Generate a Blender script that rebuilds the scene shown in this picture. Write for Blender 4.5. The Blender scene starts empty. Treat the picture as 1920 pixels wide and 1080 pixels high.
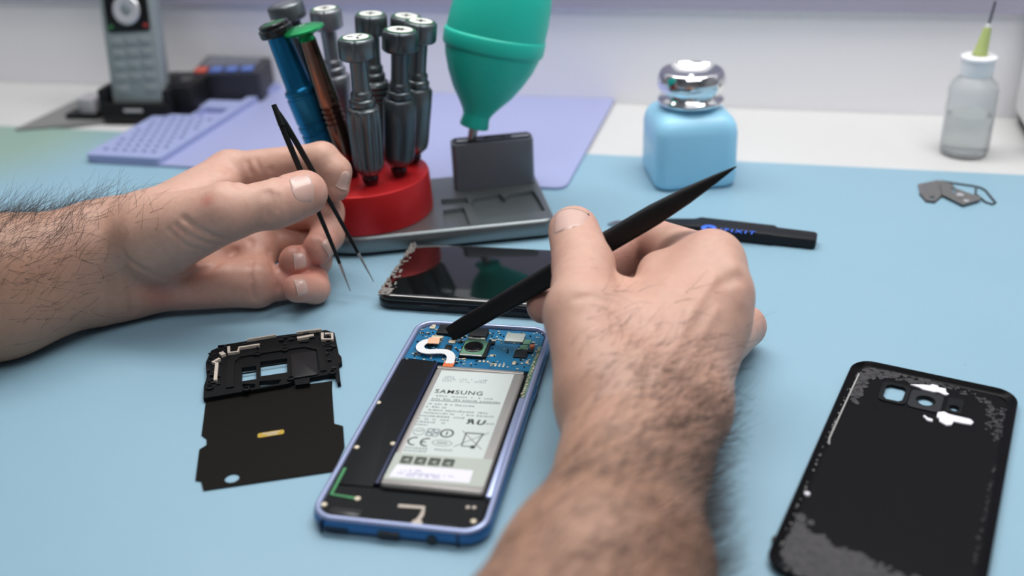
import bpy, math, random
import numpy as np
from mathutils import Vector, Matrix
from mathutils.geometry import tessellate_polygon
from mathutils.bvhtree import BVHTree

random.seed(7)
S = 0.001                                   # everything below is dimensioned in millimetres
scene = bpy.context.scene
col = scene.collection

# ------------------------------------------------------------------ camera
PITCH, ROLL, CAM_H, FPX = 0.4807, -0.0472, 248.3, 1900.0
cam_data = bpy.data.cameras.new('camera')
cam = bpy.data.objects.new('camera', cam_data); col.objects.link(cam)
cam.location = (0, 0, CAM_H * S)
cam.rotation_euler = (Matrix.Rotation(math.pi / 2 - PITCH, 3, 'X') @ Matrix.Rotation(ROLL, 3, 'Z')).to_euler()
cam_data.sensor_width = 36; cam_data.lens = 36 * FPX / 1920
cam_data.clip_start = 0.01; cam_data.clip_end = 20
cam_data.dof.use_dof = True
cam_data.dof.focus_distance = 0.478
cam_data.dof.aperture_fstop = 5.0
scene.camera = cam

# ------------------------------------------------------------------ world, lights, exposure
world = bpy.data.worlds.new('world'); scene.world = world
world.use_nodes = True
world.node_tree.nodes['Background'].inputs[0].default_value = (0.80, 0.86, 1.0, 1)
world.node_tree.nodes['Background'].inputs[1].default_value = 0.05
scene.view_settings.view_transform = 'Standard'
scene.view_settings.look = 'None'
scene.view_settings.gamma = 1
scene.view_settings.use_curve_mapping = False
scene.view_settings.exposure = 0.0

def area(name, loc, target, sx, sy, power, color):
    d = bpy.data.lights.new(name, 'AREA'); d.shape = 'RECTANGLE'; d.size = sx; d.size_y = sy
    d.energy = power; d.color = color
    o = bpy.data.objects.new(name, d); col.objects.link(o)
    o.location = loc
    o.rotation_euler = (Vector(target) - Vector(loc)).to_track_quat('-Z', 'Y').to_euler()
    return o
area('bench_light', (0.05, 0.66, 0.85), (0.03, 0.62, 0.0), 1.1, 0.3, 9.4, (1.0, 0.985, 0.96))
area('ceiling_fill', (0.1, -0.50, 1.70), (0.0, 0.8, 0.5), 1.5, 0.7, 12.8, (0.97, 0.98, 1.0))  # unseen fill lamp above and behind the camera, added to brighten the back wall

# ------------------------------------------------------------------ helpers
_c, _s = math.cos(PITCH), math.sin(PITCH)
def _ray(px, py):
    X, Y = px - 960, py - 540
    cr, sr = math.cos(ROLL), math.sin(ROLL)
    X, Y = cr * X + sr * Y, -sr * X + cr * Y
    return Vector((X / FPX, _c - (Y / FPX) * _s, -_s - (Y / FPX) * _c))
def at(px, py, z=0.0):
    """point (mm) at height z seen in that place of the 1920x1080 photograph"""
    d = _ray(px, py); t = (z - CAM_H) / d.z
    return Vector((0, 0, CAM_H)) + d * t
def at_y(px, py, y):
    d = _ray(px, py); return Vector((0, 0, CAM_H)) + d * (y / d.y)
def at_t(px, py, t):
    return Vector((0, 0, CAM_H)) + _ray(px, py) * (t * 1000)

def lin(c):
    c = c / 255.0
    return c / 12.92 if c <= 0.04045 else ((c + 0.055) / 1.055) ** 2.4
def rgb(r, g, b): return (lin(r), lin(g), lin(b), 1.0)

def mat(name, color, rough=0.5, metal=0.0, vary=0.0, vscale=200.0, bump=0.0, bscale=600.0, coat=0.0, spec=0.5,
        trans=0.0, ior=1.45, alpha=1.0, rvary=0.0, sss=0.0):
    m = bpy.data.materials.new(name); m.use_nodes = True
    nt = m.node_tree; b = nt.nodes['Principled BSDF']
    b.inputs['Base Color'].default_value = color
    b.inputs['Roughness'].default_value = rough
    b.inputs['Metallic'].default_value = metal
    b.inputs['Specular IOR Level'].default_value = spec
    b.inputs['Coat Weight'].default_value = coat
    b.inputs['Coat Roughness'].default_value = 0.08
    b.inputs['Transmission Weight'].default_value = trans
    b.inputs['IOR'].default_value = ior
    b.inputs['Alpha'].default_value = alpha
    if sss:
        b.inputs['Subsurface Weight'].default_value = sss
        b.inputs['Subsurface Radius'].default_value = (1, 1, 1)
        b.inputs['Subsurface Scale'].default_value = 0.004
    tc = nt.nodes.new('ShaderNodeTexCoord')
    if vary or rvary:
        n = nt.nodes.new('ShaderNodeTexNoise'); n.inputs['Scale'].default_value = vscale; n.inputs['Detail'].default_value = 5
        nt.links.new(tc.outputs['Object'], n.inputs['Vector'])
        if vary:
            mx = nt.nodes.new('ShaderNodeMix'); mx.data_type = 'RGBA'
            mx.inputs[6].default_value = tuple(max(0, v * (1 - vary)) for v in color[:3]) + (1,)
            mx.inputs[7].default_value = tuple(min(1, v * (1 + vary)) for v in color[:3]) + (1,)
            nt.links.new(n.outputs['Fac'], mx.inputs[0]); nt.links.new(mx.outputs[2], b.inputs['Base Color'])
        if rvary:
            mr = nt.nodes.new('ShaderNodeMapRange')
            mr.inputs[3].default_value = max(0, rough - rvary); mr.inputs[4].default_value = min(1, rough + rvary)
            nt.links.new(n.outputs['Fac'], mr.inputs[0]); nt.links.new(mr.outputs[0], b.inputs['Roughness'])
    if bump:
        n2 = nt.nodes.new('ShaderNodeTexNoise'); n2.inputs['Scale'].default_value = bscale; n2.inputs['Detail'].default_value = 4
        nt.links.new(tc.outputs['Object'], n2.inputs['Vector'])
        bp = nt.nodes.new('ShaderNodeBump'); bp.inputs['Strength'].default_value = bump; bp.inputs['Distance'].default_value = 0.0005
        nt.links.new(n2.outputs['Fac'], bp.inputs['Height']); nt.links.new(bp.outputs['Normal'], b.inputs['Normal'])
    return m

class MB:
    """collects geometry in mm and builds it as one mesh object"""
    def __init__(self): self.v = []; self.f = []
    def add(self, vs, fs, M=None):
        o = len(self.v)
        for p in vs:
            p = Vector(p)
            self.v.append(tuple(M @ p if M else p))
        self.f += [tuple(i + o for i in f) for f in fs]
        return self
    def loft(self, loops, cap0=True, cap1=True, M=None):
        n = len(loops[0]); vs = [p for l in loops for p in l]; fs = []
        for k in range(len(loops) - 1):
            for i in range(n):
                j = (i + 1) % n
                fs.append((k * n + i, k * n + j, (k + 1) * n + j, (k + 1) * n + i))
        if cap0: fs.append(tuple(reversed(range(n))))
        if cap1: fs.append(tuple((len(loops) - 1) * n + i for i in range(n)))
        return self.add(vs, fs, M)
    def rbox(self, cx, cy, z0, z1, w, l, r=1.0, b=0.3, n=4, M=None):
        b = min(b, (z1 - z0) * .49, w * .45, l * .45)
        L = []
        for ins, z in ((b, z0), (b * .29, z0 + b * .29), (0, z0 + b), (0, z1 - b), (b * .29, z1 - b * .29), (b, z1)):
            L.append([(cx + x, cy + y, z) for x, y in rrect(w - 2 * ins, l - 2 * ins, max(r - ins, .02), n)])
        return self.loft(L, M=M)
    def lathe(self, prof, n=32, M=None):
        L = [[(r * math.cos(2 * math.pi * i / n), r * math.sin(2 * math.pi * i / n), z) for i in range(n)] for r, z in prof]
        return self.loft(L, M=M)
    def tube(self, pts, rad, n=8, M=None, closed=False):
        pts = [Vector(p) for p in pts]
        if not hasattr(rad, '__len__'): rad = [rad] * len(pts)
        L = []; up = None
        for i, p in enumerate(pts):
            a = pts[i - 1] if i else (pts[-1] if closed else p)
            c = pts[i + 1] if i < len(pts) - 1 else (pts[0] if closed else p)
            t = (c - a).normalized()
            if up is None: up = t.orthogonal().normalized()
            up = (up - t * up.dot(t)); up = up.normalized() if up.length > 1e-6 else t.orthogonal().normalized()
            w = t.cross(up)
            L.append([p + (up * math.cos(2 * math.pi * k / n) + w * math.sin(2 * math.pi * k / n)) * rad[i] for k in range(n)])
        if closed: L.append(L[0])
        return self.loft(L, not closed, not closed, M)
    def prism(self, outer, z0, z1, holes=(), M=None):
        polys = [list(outer)] + [list(h) for h in holes]
        tri = tessellate_polygon([[Vector((x, y, 0)) for x, y in p] for p in polys])
        flat = [p for q in polys for p in q]; n = len(flat)
        vs = [(x, y, z0) for x, y in flat] + [(x, y, z1) for x, y in flat]; fs = []
        for a, b, c in tri:
            A, B, C = flat[a], flat[b], flat[c]
            if (B[0] - A[0]) * (C[1] - A[1]) - (B[1] - A[1]) * (C[0] - A[0]) < 0: b, c = c, b
            fs.append((a + n, b + n, c + n)); fs.append((c, b, a))
        o = 0
        for k, p in enumerate(polys):
            m = len(p)
            ar = sum(p[i][0] * p[(i + 1) % m][1] - p[(i + 1) % m][0] * p[i][1] for i in range(m))
            for i in range(m):
                j = (i + 1) % m
                q = (o + i, o + j, o + j + n, o + i + n)
                fs.append(q if (ar > 0) == (k == 0) else tuple(reversed(q)))
            o += m
        return self.add(vs, fs, M)
    def build(self, name, m, parent=None, smooth=35, M=None):
        me = bpy.data.meshes.new(name)
        me.from_pydata([(x * S, y * S, z * S) for x, y, z in self.v], [], self.f)
        me.validate(); me.update()
        if smooth:
            me.polygons.foreach_set('use_smooth', [True] * len(me.polygons))
            me.set_sharp_from_angle(angle=math.radians(smooth))
        me.materials.append(m)
        o = bpy.data.objects.new(name, me); col.objects.link(o)
        if parent: o.parent = parent
        return o

def rrect(w, l, r, n=4):
    r = min(r, w / 2 - 1e-4, l / 2 - 1e-4); P = []
    for cx, cy, a0 in ((w / 2 - r, l / 2 - r, 0), (-w / 2 + r, l / 2 - r, 90), (-w / 2 + r, -l / 2 + r, 180), (w / 2 - r, -l / 2 + r, 270)):
        for i in range(n + 1):
            a = math.radians(a0 + 90 * i / n); P.append((cx + r * math.cos(a), cy + r * math.sin(a)))
    return P
def circ(cx, cy, r, n=20): return [(cx + r * math.cos(2 * math.pi * i / n), cy + r * math.sin(2 * math.pi * i / n)) for i in range(n)]
def rect(x0, y0, x1, y1): return [(x0, y0), (x1, y0), (x1, y1), (x0, y1)]
def shift(P, dx, dy): return [(x + dx, y + dy) for x, y in P]
def band(pts, w):
    """closed outline of a flat polyline of width w"""
    pts = [Vector((p[0], p[1])) for p in pts]; A = []; B = []
    for i, p in enumerate(pts):
        d = (pts[min(i + 1, len(pts) - 1)] - pts[max(i - 1, 0)]).normalized(); nn = Vector((-d.y, d.x)) * w / 2
        A.append(tuple(p + nn)); B.append(tuple(p - nn))
    return B + A[::-1]

def tag(o, label=None, cat=None, group=None, kind=None):
    if label: o['label'] = label
    if cat: o['category'] = cat
    if group: o['group'] = group
    if kind: o['kind'] = kind
    return o
def thing(name, label, cat, loc=(0, 0, 0), yaw=0.0, group=None, M=None):
    o = bpy.data.objects.new(name, None); col.objects.link(o)
    o.empty_display_size = 0.01
    if M is not None: o.matrix_world = M
    else:
        o.location = Vector(loc) * S; o.rotation_euler = (0, 0, yaw)
    return tag(o, label, cat, group)
def frame_z(base, top, roll_hint=(0, -1, 0)):
    """matrix (metres) with origin at base and +z towards top"""
    z = (Vector(top) - Vector(base)).normalized(); x = Vector(roll_hint).cross(z).normalized() if abs(Vector(roll_hint).normalized().dot(z)) < .99 else z.orthogonal()
    y = z.cross(x)
    M = Matrix((x, y, z)).transposed().to_4x4(); M.translation = Vector(base) * S
    return M
def text(body, name, m, parent, x, y, z, size, thick=0.06, bold=0.0, yaw=0.0, mirror=False, sx=1.0, shear=0.0, M=None, align='CENTER', space=1.0):
    cu = bpy.data.curves.new(name, 'FONT'); cu.body = body; cu.size = 1; cu.align_x = align; cu.align_y = 'CENTER'
    cu.offset = bold; cu.shear = shear; cu.extrude = 0.02; cu.space_character = space; cu.resolution_u = 3
    t = bpy.data.objects.new(name, cu); col.objects.link(t)
    dg = bpy.context.evaluated_depsgraph_get()
    me = bpy.data.meshes.new_from_object(t.evaluated_get(dg))
    bpy.data.objects.remove(t); bpy.data.curves.remove(cu)
    k = size * S
    L = Matrix.Translation(Vector((x, y, z)) * S) @ Matrix.Rotation(yaw, 4, 'Z') @ Matrix.Diagonal((k * sx * (-1 if mirror else 1), k, thick * S / 0.04, 1))
    if M is not None: L = M @ L
    me.transform(L)
    if mirror: me.flip_normals()
    me.name = name; me.materials.clear(); me.materials.append(m)
    o = bpy.data.objects.new(name, me); col.objects.link(o); o.parent = parent
    return o

# ------------------------------------------------------------------ the setting
YAW = -0.2725                                # the bench runs 15.6 degrees off the camera
ux, uy = Vector((math.cos(YAW), math.sin(YAW), 0)), Vector((-math.sin(YAW), math.cos(YAW), 0))
wall_p = Vector((61, 801, 0))                # a point where worktop meets wall
def bench(u, v, z=0): return wall_p + ux * u + uy * v + Vector((0, 0, z))
Tb = Matrix.Translation(wall_p) @ Matrix.Rotation(YAW, 4, 'Z')

M_wall = mat('wall_paint', (0.90, 0.885, 0.915, 1), 0.6, vary=.02, vscale=8, bump=.05, bscale=300)
M_room = mat('room_paint', (0.55, 0.56, 0.58, 1), 0.7, vary=.03, vscale=3)
M_violet = mat('violet_grey', (0.40, 0.38, 0.48, 1), 0.5, vary=.03, vscale=10)
M_floor = mat('grey_floor', (0.20, 0.20, 0.21, 1), 0.5, vary=.1, vscale=6)
def struct(name, mb, m):
    o = mb.build(name, m); o['kind'] = 'structure'; return o
def slab(u0, u1, v0, v1, z0, z1):
    mb = MB(); mb.add([(u, v, z) for z in (z0, z1) for u, v in ((u0, v0), (u1, v0), (u1, v1), (u0, v1))],
                      [(3, 2, 1, 0), (4, 5, 6, 7), (0, 1, 5, 4), (1, 2, 6, 5), (2, 3, 7, 6), (3, 0, 4, 7)], Tb)
    return mb
struct('floor', slab(-1700, 1700, -2700, 60, -790, -750), M_floor)
struct('wall_back', slab(-1700, 1700, 0, 60, -750, 1900), M_wall)
struct('wall_left', slab(-1760, -1700, -2700, 60, -750, 1900), M_room)
struct('wall_right', slab(1700, 1760, -2700, 60, -750, 1900), M_room)
struct('wall_front', slab(-1700, 1700, -2760, -2700, -750, 1900), M_room)
struct('ceiling', slab(-1760, 1760, -2760, 60, 1900, 1950), M_room)
# violet-grey strip along the wall above the worktop
upper_strip = MB(); upper_strip.add([(u, v, z) for z in (75, 240) for u, v in ((-1700, -6), (1700, -6), (1700, 0), (-1700, 0))],
                      [(3, 2, 1, 0), (4, 5, 6, 7), (0, 1, 5, 4), (1, 2, 6, 5), (2, 3, 7, 6), (3, 0, 4, 7)], Tb)
struct('wall_strip_1', upper_strip, M_violet)

# ------------------------------------------------------------------ bench and mats
M_top = mat('white_laminate', (0.60, 0.60, 0.595, 1), 0.5, vary=.02, vscale=20, bump=.04, bscale=900)
M_leg = mat('grey_steel_leg', (0.3, 0.3, 0.31, 1), 0.4, .8)
wb = thing('workbench', 'white laminate workbench running along the pale wall', 'table')
slab(-900, 900, -1000, -0.5, -32, -1.6).build('tabletop', M_top, wb)
for u in (-850, 850):
    for v in (-950, -60):
        slab(u - 25, u + 25, v - 25, v + 25, -749, -32).build('leg', M_leg, wb)

def mat_mat():
    m = mat('blue_rubber_mat', (0.25, 0.40, 0.50, 1), 0.42, bump=.10, bscale=1500)
    nt = m.node_tree; b = nt.nodes['Principled BSDF']
    tc = nt.nodes['Texture Coordinate']
    # mat colour shifts to green towards its far left corner, faint smudges elsewhere
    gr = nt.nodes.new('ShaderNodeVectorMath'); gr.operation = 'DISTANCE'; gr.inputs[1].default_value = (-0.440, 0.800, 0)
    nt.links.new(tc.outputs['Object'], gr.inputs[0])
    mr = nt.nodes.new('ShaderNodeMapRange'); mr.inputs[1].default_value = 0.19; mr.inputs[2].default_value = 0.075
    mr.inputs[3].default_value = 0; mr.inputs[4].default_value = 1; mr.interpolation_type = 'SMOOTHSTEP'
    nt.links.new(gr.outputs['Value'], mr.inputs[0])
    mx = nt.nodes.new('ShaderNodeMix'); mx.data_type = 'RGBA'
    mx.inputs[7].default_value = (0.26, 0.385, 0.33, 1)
    n = nt.nodes.new('ShaderNodeTexNoise'); n.inputs['Scale'].default_value = 14; n.inputs['Detail'].default_value = 6
    nt.links.new(tc.outputs['Object'], n.inputs['Vector'])
    mx2 = nt.nodes.new('ShaderNodeMix'); mx2.data_type = 'RGBA'
    mx2.inputs[6].default_value = (0.235, 0.400, 0.505, 1); mx2.inputs[7].default_value = (0.27, 0.435, 0.54, 1)
    nt.links.new(n.outputs['Fac'], mx2.inputs[0]); nt.links.new(mx2.outputs[2], mx.inputs[6])
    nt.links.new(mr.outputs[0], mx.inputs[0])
    # small dark specks of dirt
    v = nt.nodes.new('ShaderNodeTexVoronoi'); v.inputs['Scale'].default_value = 45
    nt.links.new(tc.outputs['Object'], v.inputs['Vector'])
    sp = nt.nodes.new('ShaderNodeMapRange'); sp.inputs[1].default_value = 0.035; sp.inputs[2].default_value = 0.02
    nt.links.new(v.outputs['Distance'], sp.inputs[0])
    mx3 = nt.nodes.new('ShaderNodeMix'); mx3.data_type = 'RGBA'; mx3.inputs[7].default_value = (0.16, 0.27, 0.34, 1)
    ml = nt.nodes.new('ShaderNodeMath'); ml.operation = 'MULTIPLY'; ml.inputs[1].default_value = 0.5
    nt.links.new(sp.outputs[0], ml.inputs[0]); nt.links.new(ml.outputs[0], mx3.inputs[0])
    nt.links.new(mx.outputs[2], mx3.inputs[6]); nt.links.new(mx3.outputs[2], b.inputs['Base Color'])
    return m
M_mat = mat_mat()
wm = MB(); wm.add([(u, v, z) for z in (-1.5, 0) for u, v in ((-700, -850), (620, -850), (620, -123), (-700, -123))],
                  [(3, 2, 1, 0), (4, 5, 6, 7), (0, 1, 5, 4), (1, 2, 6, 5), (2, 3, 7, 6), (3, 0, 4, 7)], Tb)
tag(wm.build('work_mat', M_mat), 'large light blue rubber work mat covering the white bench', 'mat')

# periwinkle silicone repair mat: flat field plus a raised tray strip along its left side
M_sil = mat('periwinkle_silicone', (0.345, 0.375, 0.605, 1), 0.42, vary=.02, vscale=30, bump=.04, bscale=900)
M_sil2 = mat('periwinkle_silicone_tray', (0.315, 0.36, 0.60, 1), 0.45, bump=.04, bscale=900)
fr, fl = at(1060, 358), at(170, 302)
syaw = -0.276
sm = thing('silicone_mat', 'periwinkle blue silicone repair mat with raised parts tray behind the red stand', 'mat', fr, syaw)
SW, SD = 357.0, 212.0
MB().rbox(-SW / 2, SD / 2, 0.0, 2.2, SW, SD, 8, .6).build('mat_field', M_sil, sm)
tx0, tx1 = -SW, -SW + 62
holes = []
for k, (y0, y1, parts) in enumerate(((178, 198, 1), (136, 160, 1), (96, 116, 2))):
    w = (tx1 - tx0 - 14) / parts
    for j in range(parts): holes.append((tx0 + 7 + j * w + 1, y0, tx0 + 7 + (j + 1) * w - 1, y1))
tray = MB()
dots = [circ(tx0 + 9 + i * 8 + (4 if j % 2 else 0), 13 + j * 10.5, 2.3, 10) for j in range(8) for i in range(6)]
tray.prism(shift(rrect(tx1 - tx0, SD, 4), (tx0 + tx1) / 2, SD / 2), 2.2, 6.6,
           [[(a, b), (c, b), (c, d), (a, d)] for a, b, c, d in holes] + dots)
tray.build('parts_tray', M_sil2, sm, smooth=0)

# ------------------------------------------------------------------ things at the back of the bench
M_black = mat('black_plastic', (0.008, 0.008, 0.009, 1), 0.5, bump=.05, bscale=1200, spec=.3)
M_blackgloss = mat('black_gloss_plastic', (0.008, 0.008, 0.009, 1), 0.15)
M_silver = mat('silver_plastic', (0.30, 0.34, 0.35, 1), 0.35, .3, vary=.04)
M_silverlt = mat('pale_silver', (0.62, 0.62, 0.65, 1), 0.3, .4)
M_keygrey = mat('grey_key', (0.19, 0.22, 0.23, 1), 0.4)
M_print = mat('pale_print', (0.45, 0.45, 0.47, 1), 0.5)
M_redkey = mat('red_key', (0.55, 0.09, 0.06, 1), 0.4)
M_bluekey = mat('blue_key', (0.10, 0.17, 0.50, 1), 0.4)
M_slate = mat('slate_plastic', (0.022, 0.023, 0.030, 1), 0.4)
M_white = mat('white_plastic', (0.76, 0.76, 0.76, 1), 0.4)
M_green_led = mat('green_print', (0.03, 0.15, 0.05, 1), 0.5); M_red_led = mat('red_print', (0.3, 0.03, 0.03, 1), 0.5)

# cordless phone: handset leaning back in its cradle
p0 = at(260, 194, 14)
cr = thing('charging_cradle', 'black charging cradle holding the silver cordless handset', 'cradle', (p0.x, p0.y + 8, 0), -0.16)
b = MB(); b.rbox(0, 4, 0, 11, 60, 42, 6, 2); b.build('base', M_black, cr)
b = MB(); b.rbox(0, -13, 5, 16, 58, 7, 3, 2); b.build('front_lip', M_black, cr)
for sx in (-1, 1):
    b = MB(); b.rbox(sx * 27.5, 0, 6, 27 if sx < 0 else 26, 6, 26, 2.5, 2); b.build('side_cheek', M_black, cr)
b = MB(); b.rbox(0, 18, 6, 28, 58, 8, 3, 2); b.build('back_rest', M_black, cr)
MB().rbox(0, -16.6, 8.5, 12, 16, .4, .1, .05).build('badge', M_print, cr)

hs_top = Vector((p0.x - 0.5, p0.y + 40, 172))
Mh = frame_z((p0.x, p0.y, 12), hs_top, (math.sin(-0.16), -math.cos(-0.16), 0))
hs = thing('cordless_handset', 'silver cordless phone handset standing in the black cradle', 'phone', M=Mh)
# local: x across, y towards the viewer's far side (thickness), z up the handset; front face is at -y
F = lambda x, z, y=0: (x, y, z)
def slab_front(x0, x1, z0, z1, y0, y1, r=1.0, bev=.3):
    mb = MB(); mb.rbox(0, 0, y0, y1, x1 - x0, z1 - z0, r, bev)
    R = Matrix(((1, 0, 0, (x0 + x1) / 2), (0, 0, 1, 0), (0, -1, 0, (z0 + z1) / 2), (0, 0, 0, 1)))
    mb.v = [tuple(R @ Vector(p)) for p in mb.v]; return mb
s1 = -1
# determine on which side of local y the camera is
camdir = (Vector((0, 0, CAM_H)) - Vector(p0)); ylocal = Mh.to_3x3().col[1]
s1 = 1 if camdir.dot(ylocal) > 0 else -1
def face(x0, x1, z0, z1, d0, d1, r=1.0, bev=.3):
    a, c = sorted((s1 * d0, s1 * d1)); return slab_front(x0, x1, z0, z1, a, c, r, bev)
face(-23, 23, 0, 165, -14, 0, 6, 2.5).build('body', M_silver, hs)
face(-18.5, 18.5, 58, 150, -.5, .6, 3, .3).build('black_panel', M_blackgloss, hs)
mb = MB(); mb.lathe([(4.5, 0), (4.5, 1.6), (5.5, 2), (10.5, 1.8), (11.5, .9), (11.5, 0)], 32)
Rl = Matrix(((1, 0, 0, 0), (0, 0, s1, 0), (0, -s1, 0, 75), (0, 0, 0, 1)))
mb.v = [tuple(Rl @ Vector(p)) for p in mb.v]; mb.build('navigation_ring', M_silverlt, hs)
mb = MB(); mb.lathe([(0.01, 2.2), (3.4, 2.1), (4.2, 1.4), (4.2, 0)][::-1], 24); mb.v = [tuple(Rl @ Vector(p)) for p in mb.v]
mb.build('centre_key', M_keygrey, hs)
face(-16, -12, 88, 91, .4, 1.2, 1).build('soft_key', M_print, hs); face(12, 16, 88, 91, .4, 1.2, 1).build('soft_key', M_print, hs)
face(-17, -13, 61, 64, .4, 1.2, 1).build('end_call_key', M_red_led, hs); face(13, 17, 61, 64, .4, 1.2, 1).build('call_key', M_green_led, hs)
for r_ in range(5):
    for c_ in range(3):
        if r_ == 4 and c_ == 1: continue
        x = (c_ - 1) * 12.2; z = 51 - r_ * 9.4
        face(x - 5.4, x + 5.4, z - 2.6, z + 3.2, -.3, .5, 1.5, .3).build('key', M_silver, hs)
        face(x - 4.2, x + 4.2, z - 4.6, z - 3.2, -.3, .15, .5, .05).build('key_gap', M_keygrey, hs)

# low black adapter box between the cradle and the terminal
q0 = at(338, 200, 6)
ad = thing('power_adapter', 'low black adapter box between cradle and card terminal', 'adapter', (q0.x, q0.y + 12, 0), -0.2)
MB().rbox(0, 0, 0, 26, 40, 46, 4, 2).build('case', M_black, ad)
MB().rbox(0, -6, 26, 26.8, 26, 20, 3, .2).build('lid', M_blackgloss, ad)

# card terminal with sloped top, standing on the silicone mat
t0, t1 = at(493, 190, 2.3), at(372, 172, 2.3)
tyaw = -0.06
tl = thing('card_terminal', 'black desktop terminal with sloped top and red and blue keys', 'terminal', (t0.x, t0.y, 2.3), tyaw)
TW, TD, TH0, TH1 = 59.0, 80.0, 24.0, 27.0
body = MB(); body.loft([[(x, y, z) for x, y in rrect(1, 1, .06, 3)] for z in (0, 1)], M=None)
vs = []
for (x, y, z) in body.v:
    X = -TW / 2 + x * TW; Y = TD / 2 + y * TD
    vs.append((X, Y, 0 if z == 0 else TH0 + (TH1 - TH0) * (y + .5)))
body.v = vs; body.build('case', M_slate, tl)
def ontop(x, y): return TH0 + (TH1 - TH0) * y / TD
mb = MB(); mb.add([(-56, 24, ontop(0, 24) + .4), (-7, 24, ontop(0, 24) + .4), (-7, 78, ontop(0, 78) + .4), (-56, 78, ontop(0, 78) + .4),
                   (-56, 24, ontop(0, 24) - .2), (-7, 24, ontop(0, 24) - .2), (-7, 78, ontop(0, 78) - .2), (-56, 78, ontop(0, 78) - .2)],
                  [(0, 1, 2, 3), (7, 6, 5, 4), (0, 4, 5, 1), (1, 5, 6, 2), (2, 6, 7, 3), (3, 7, 4, 0)])
mb.build('display', mat('grey_display', (0.10, 0.11, 0.14, 1), 0.2), tl)
for i, m in enumerate((M_redkey, M_bluekey, M_bluekey, M_bluekey)):
    k = MB().rbox(-52 + i * 13.2, 12, ontop(0, 12) - .8, ontop(0, 12) + 1.6, 10, 13, 2, .6)
    o = k.build('key', m, tl); o['label'] = 'red key' if i == 0 else 'blue key'

# flat grey piece on the bench, half under the cradle
M_gplate = mat('grey_plate', (0.20, 0.20, 0.20, 1), 0.5, vary=.05, vscale=30)
gp = [at(x, y, 1.5) for x, y in ((28, 243), (152, 184), (186, 178), (200, 226), (118, 236))]
g0 = sum(gp, Vector()) / len(gp)
gt = thing('grey_plate', 'flat grey plate lying on the bench left of the phone cradle', 'plate', (g0.x, g0.y, 0))
MB().prism([(p.x - g0.x, p.y - g0.y) for p in gp], -1.4, 2.0).build('plate', M_gplate, gt, 0)
wpn = at(172, 222, 2)
pl = thing('charger_plug', 'small pale grey charger plug standing left of the black cradle', 'plug', (wpn.x, wpn.y + 8, 2.0), -.2)
MB().rbox(0, 0, 4, 17, 16, 20, 4, 2).build('plug_body', mat('pale_grey_plastic', (0.36, 0.35, 0.38, 1), .45), pl)
MB().rbox(-6, -2, 0, 4, 30, 18, 3, 1).build('black_foot', M_black, pl)

# white appliance cut by the right edge of the picture
e0 = at(1936, 300, 0)
eb = thing('white_appliance', 'white appliance with a dark foot at the right end of the bench', 'appliance', (e0.x, e0.y, 0), YAW)
MB().rbox(40, 45, 8, 92, 78, 84, 5, 2).build('case', M_white, eb)
MB().rbox(40, 45, 0, 8, 72, 78, 4, 1).build('foot', M_black, eb)

# ------------------------------------------------------------------ solvent dispenser
M_cyan = mat('sky_blue_plastic', (0.34, 0.68, 0.90, 1), 0.38, vary=.02, vscale=30, coat=.15, sss=.15)
M_chrome = mat('chrome', (0.80, 0.80, 0.81, 1), 0.07, 1.0)
c0, c1 = at(1236, 362, 0), at(1377, 352, 0)
byaw = math.atan2(c1.y - c0.y, c1.x - c0.x)
BW = 53.0
ctr = Vector((c0.x, c0.y, 0)) + Vector((math.cos(byaw), math.sin(byaw), 0)) * 24.5 + Vector((-math.sin(byaw), math.cos(byaw), 0)) * 26
sb = thing('solvent_dispenser', 'square sky blue solvent bottle with chrome pump top', 'bottle', ctr, byaw)
L = []
for ins, z in ((5, 0), (2.2, .6), (.6, 2.2), (0, 5), (.2, 35), (1.2, 40), (3.4, 44), (7, 46.6), (10.5, 47.4)):
    L.append([(x, y, z) for x, y in rrect(BW - 2 * ins, BW - 2 * ins, max(9 - ins * .5, 4), 6)])
def morph(a, rad, z, t):
    out = []
    for x, y in a:
        an = math.atan2(y, x); out.append(((1 - t) * x + t * rad * math.cos(an), (1 - t) * y + t * rad * math.sin(an), z))
    return out
base = rrect(BW - 21, BW - 21, 5, 6)
L += [morph(base, 17.5, 48.2, .9), morph(base, 17.2, 49, 1), morph(base, 17, 51.5, 1)]
MB().loft(L).build('bottle', M_cyan, sb, 40)
MB().lathe([(18.5, 50.5), (20.6, 51), (21.2, 52.2), (20.6, 53.6), (18.6, 54.4), (18, 55.8)], 40).build('collar', M_chrome, sb, 50)
MB().lathe([(17.6, 55), (18.4, 57), (20.6, 59.5), (21.6, 63.5), (21.2, 67.5), (19.6, 70.6), (18.6, 71.4), (17.4, 71.6), (16.4, 70.6), (13, 67.6), (8, 66), (2, 65.6), (.05, 65.6)], 40).build('pump_dish', M_chrome, sb, 50)
MB().lathe([(2.6, 65.4), (2.6, 67.6), (1.8, 68.2), (.05, 68.2)], 16).build('spout', M_chrome, sb)

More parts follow.
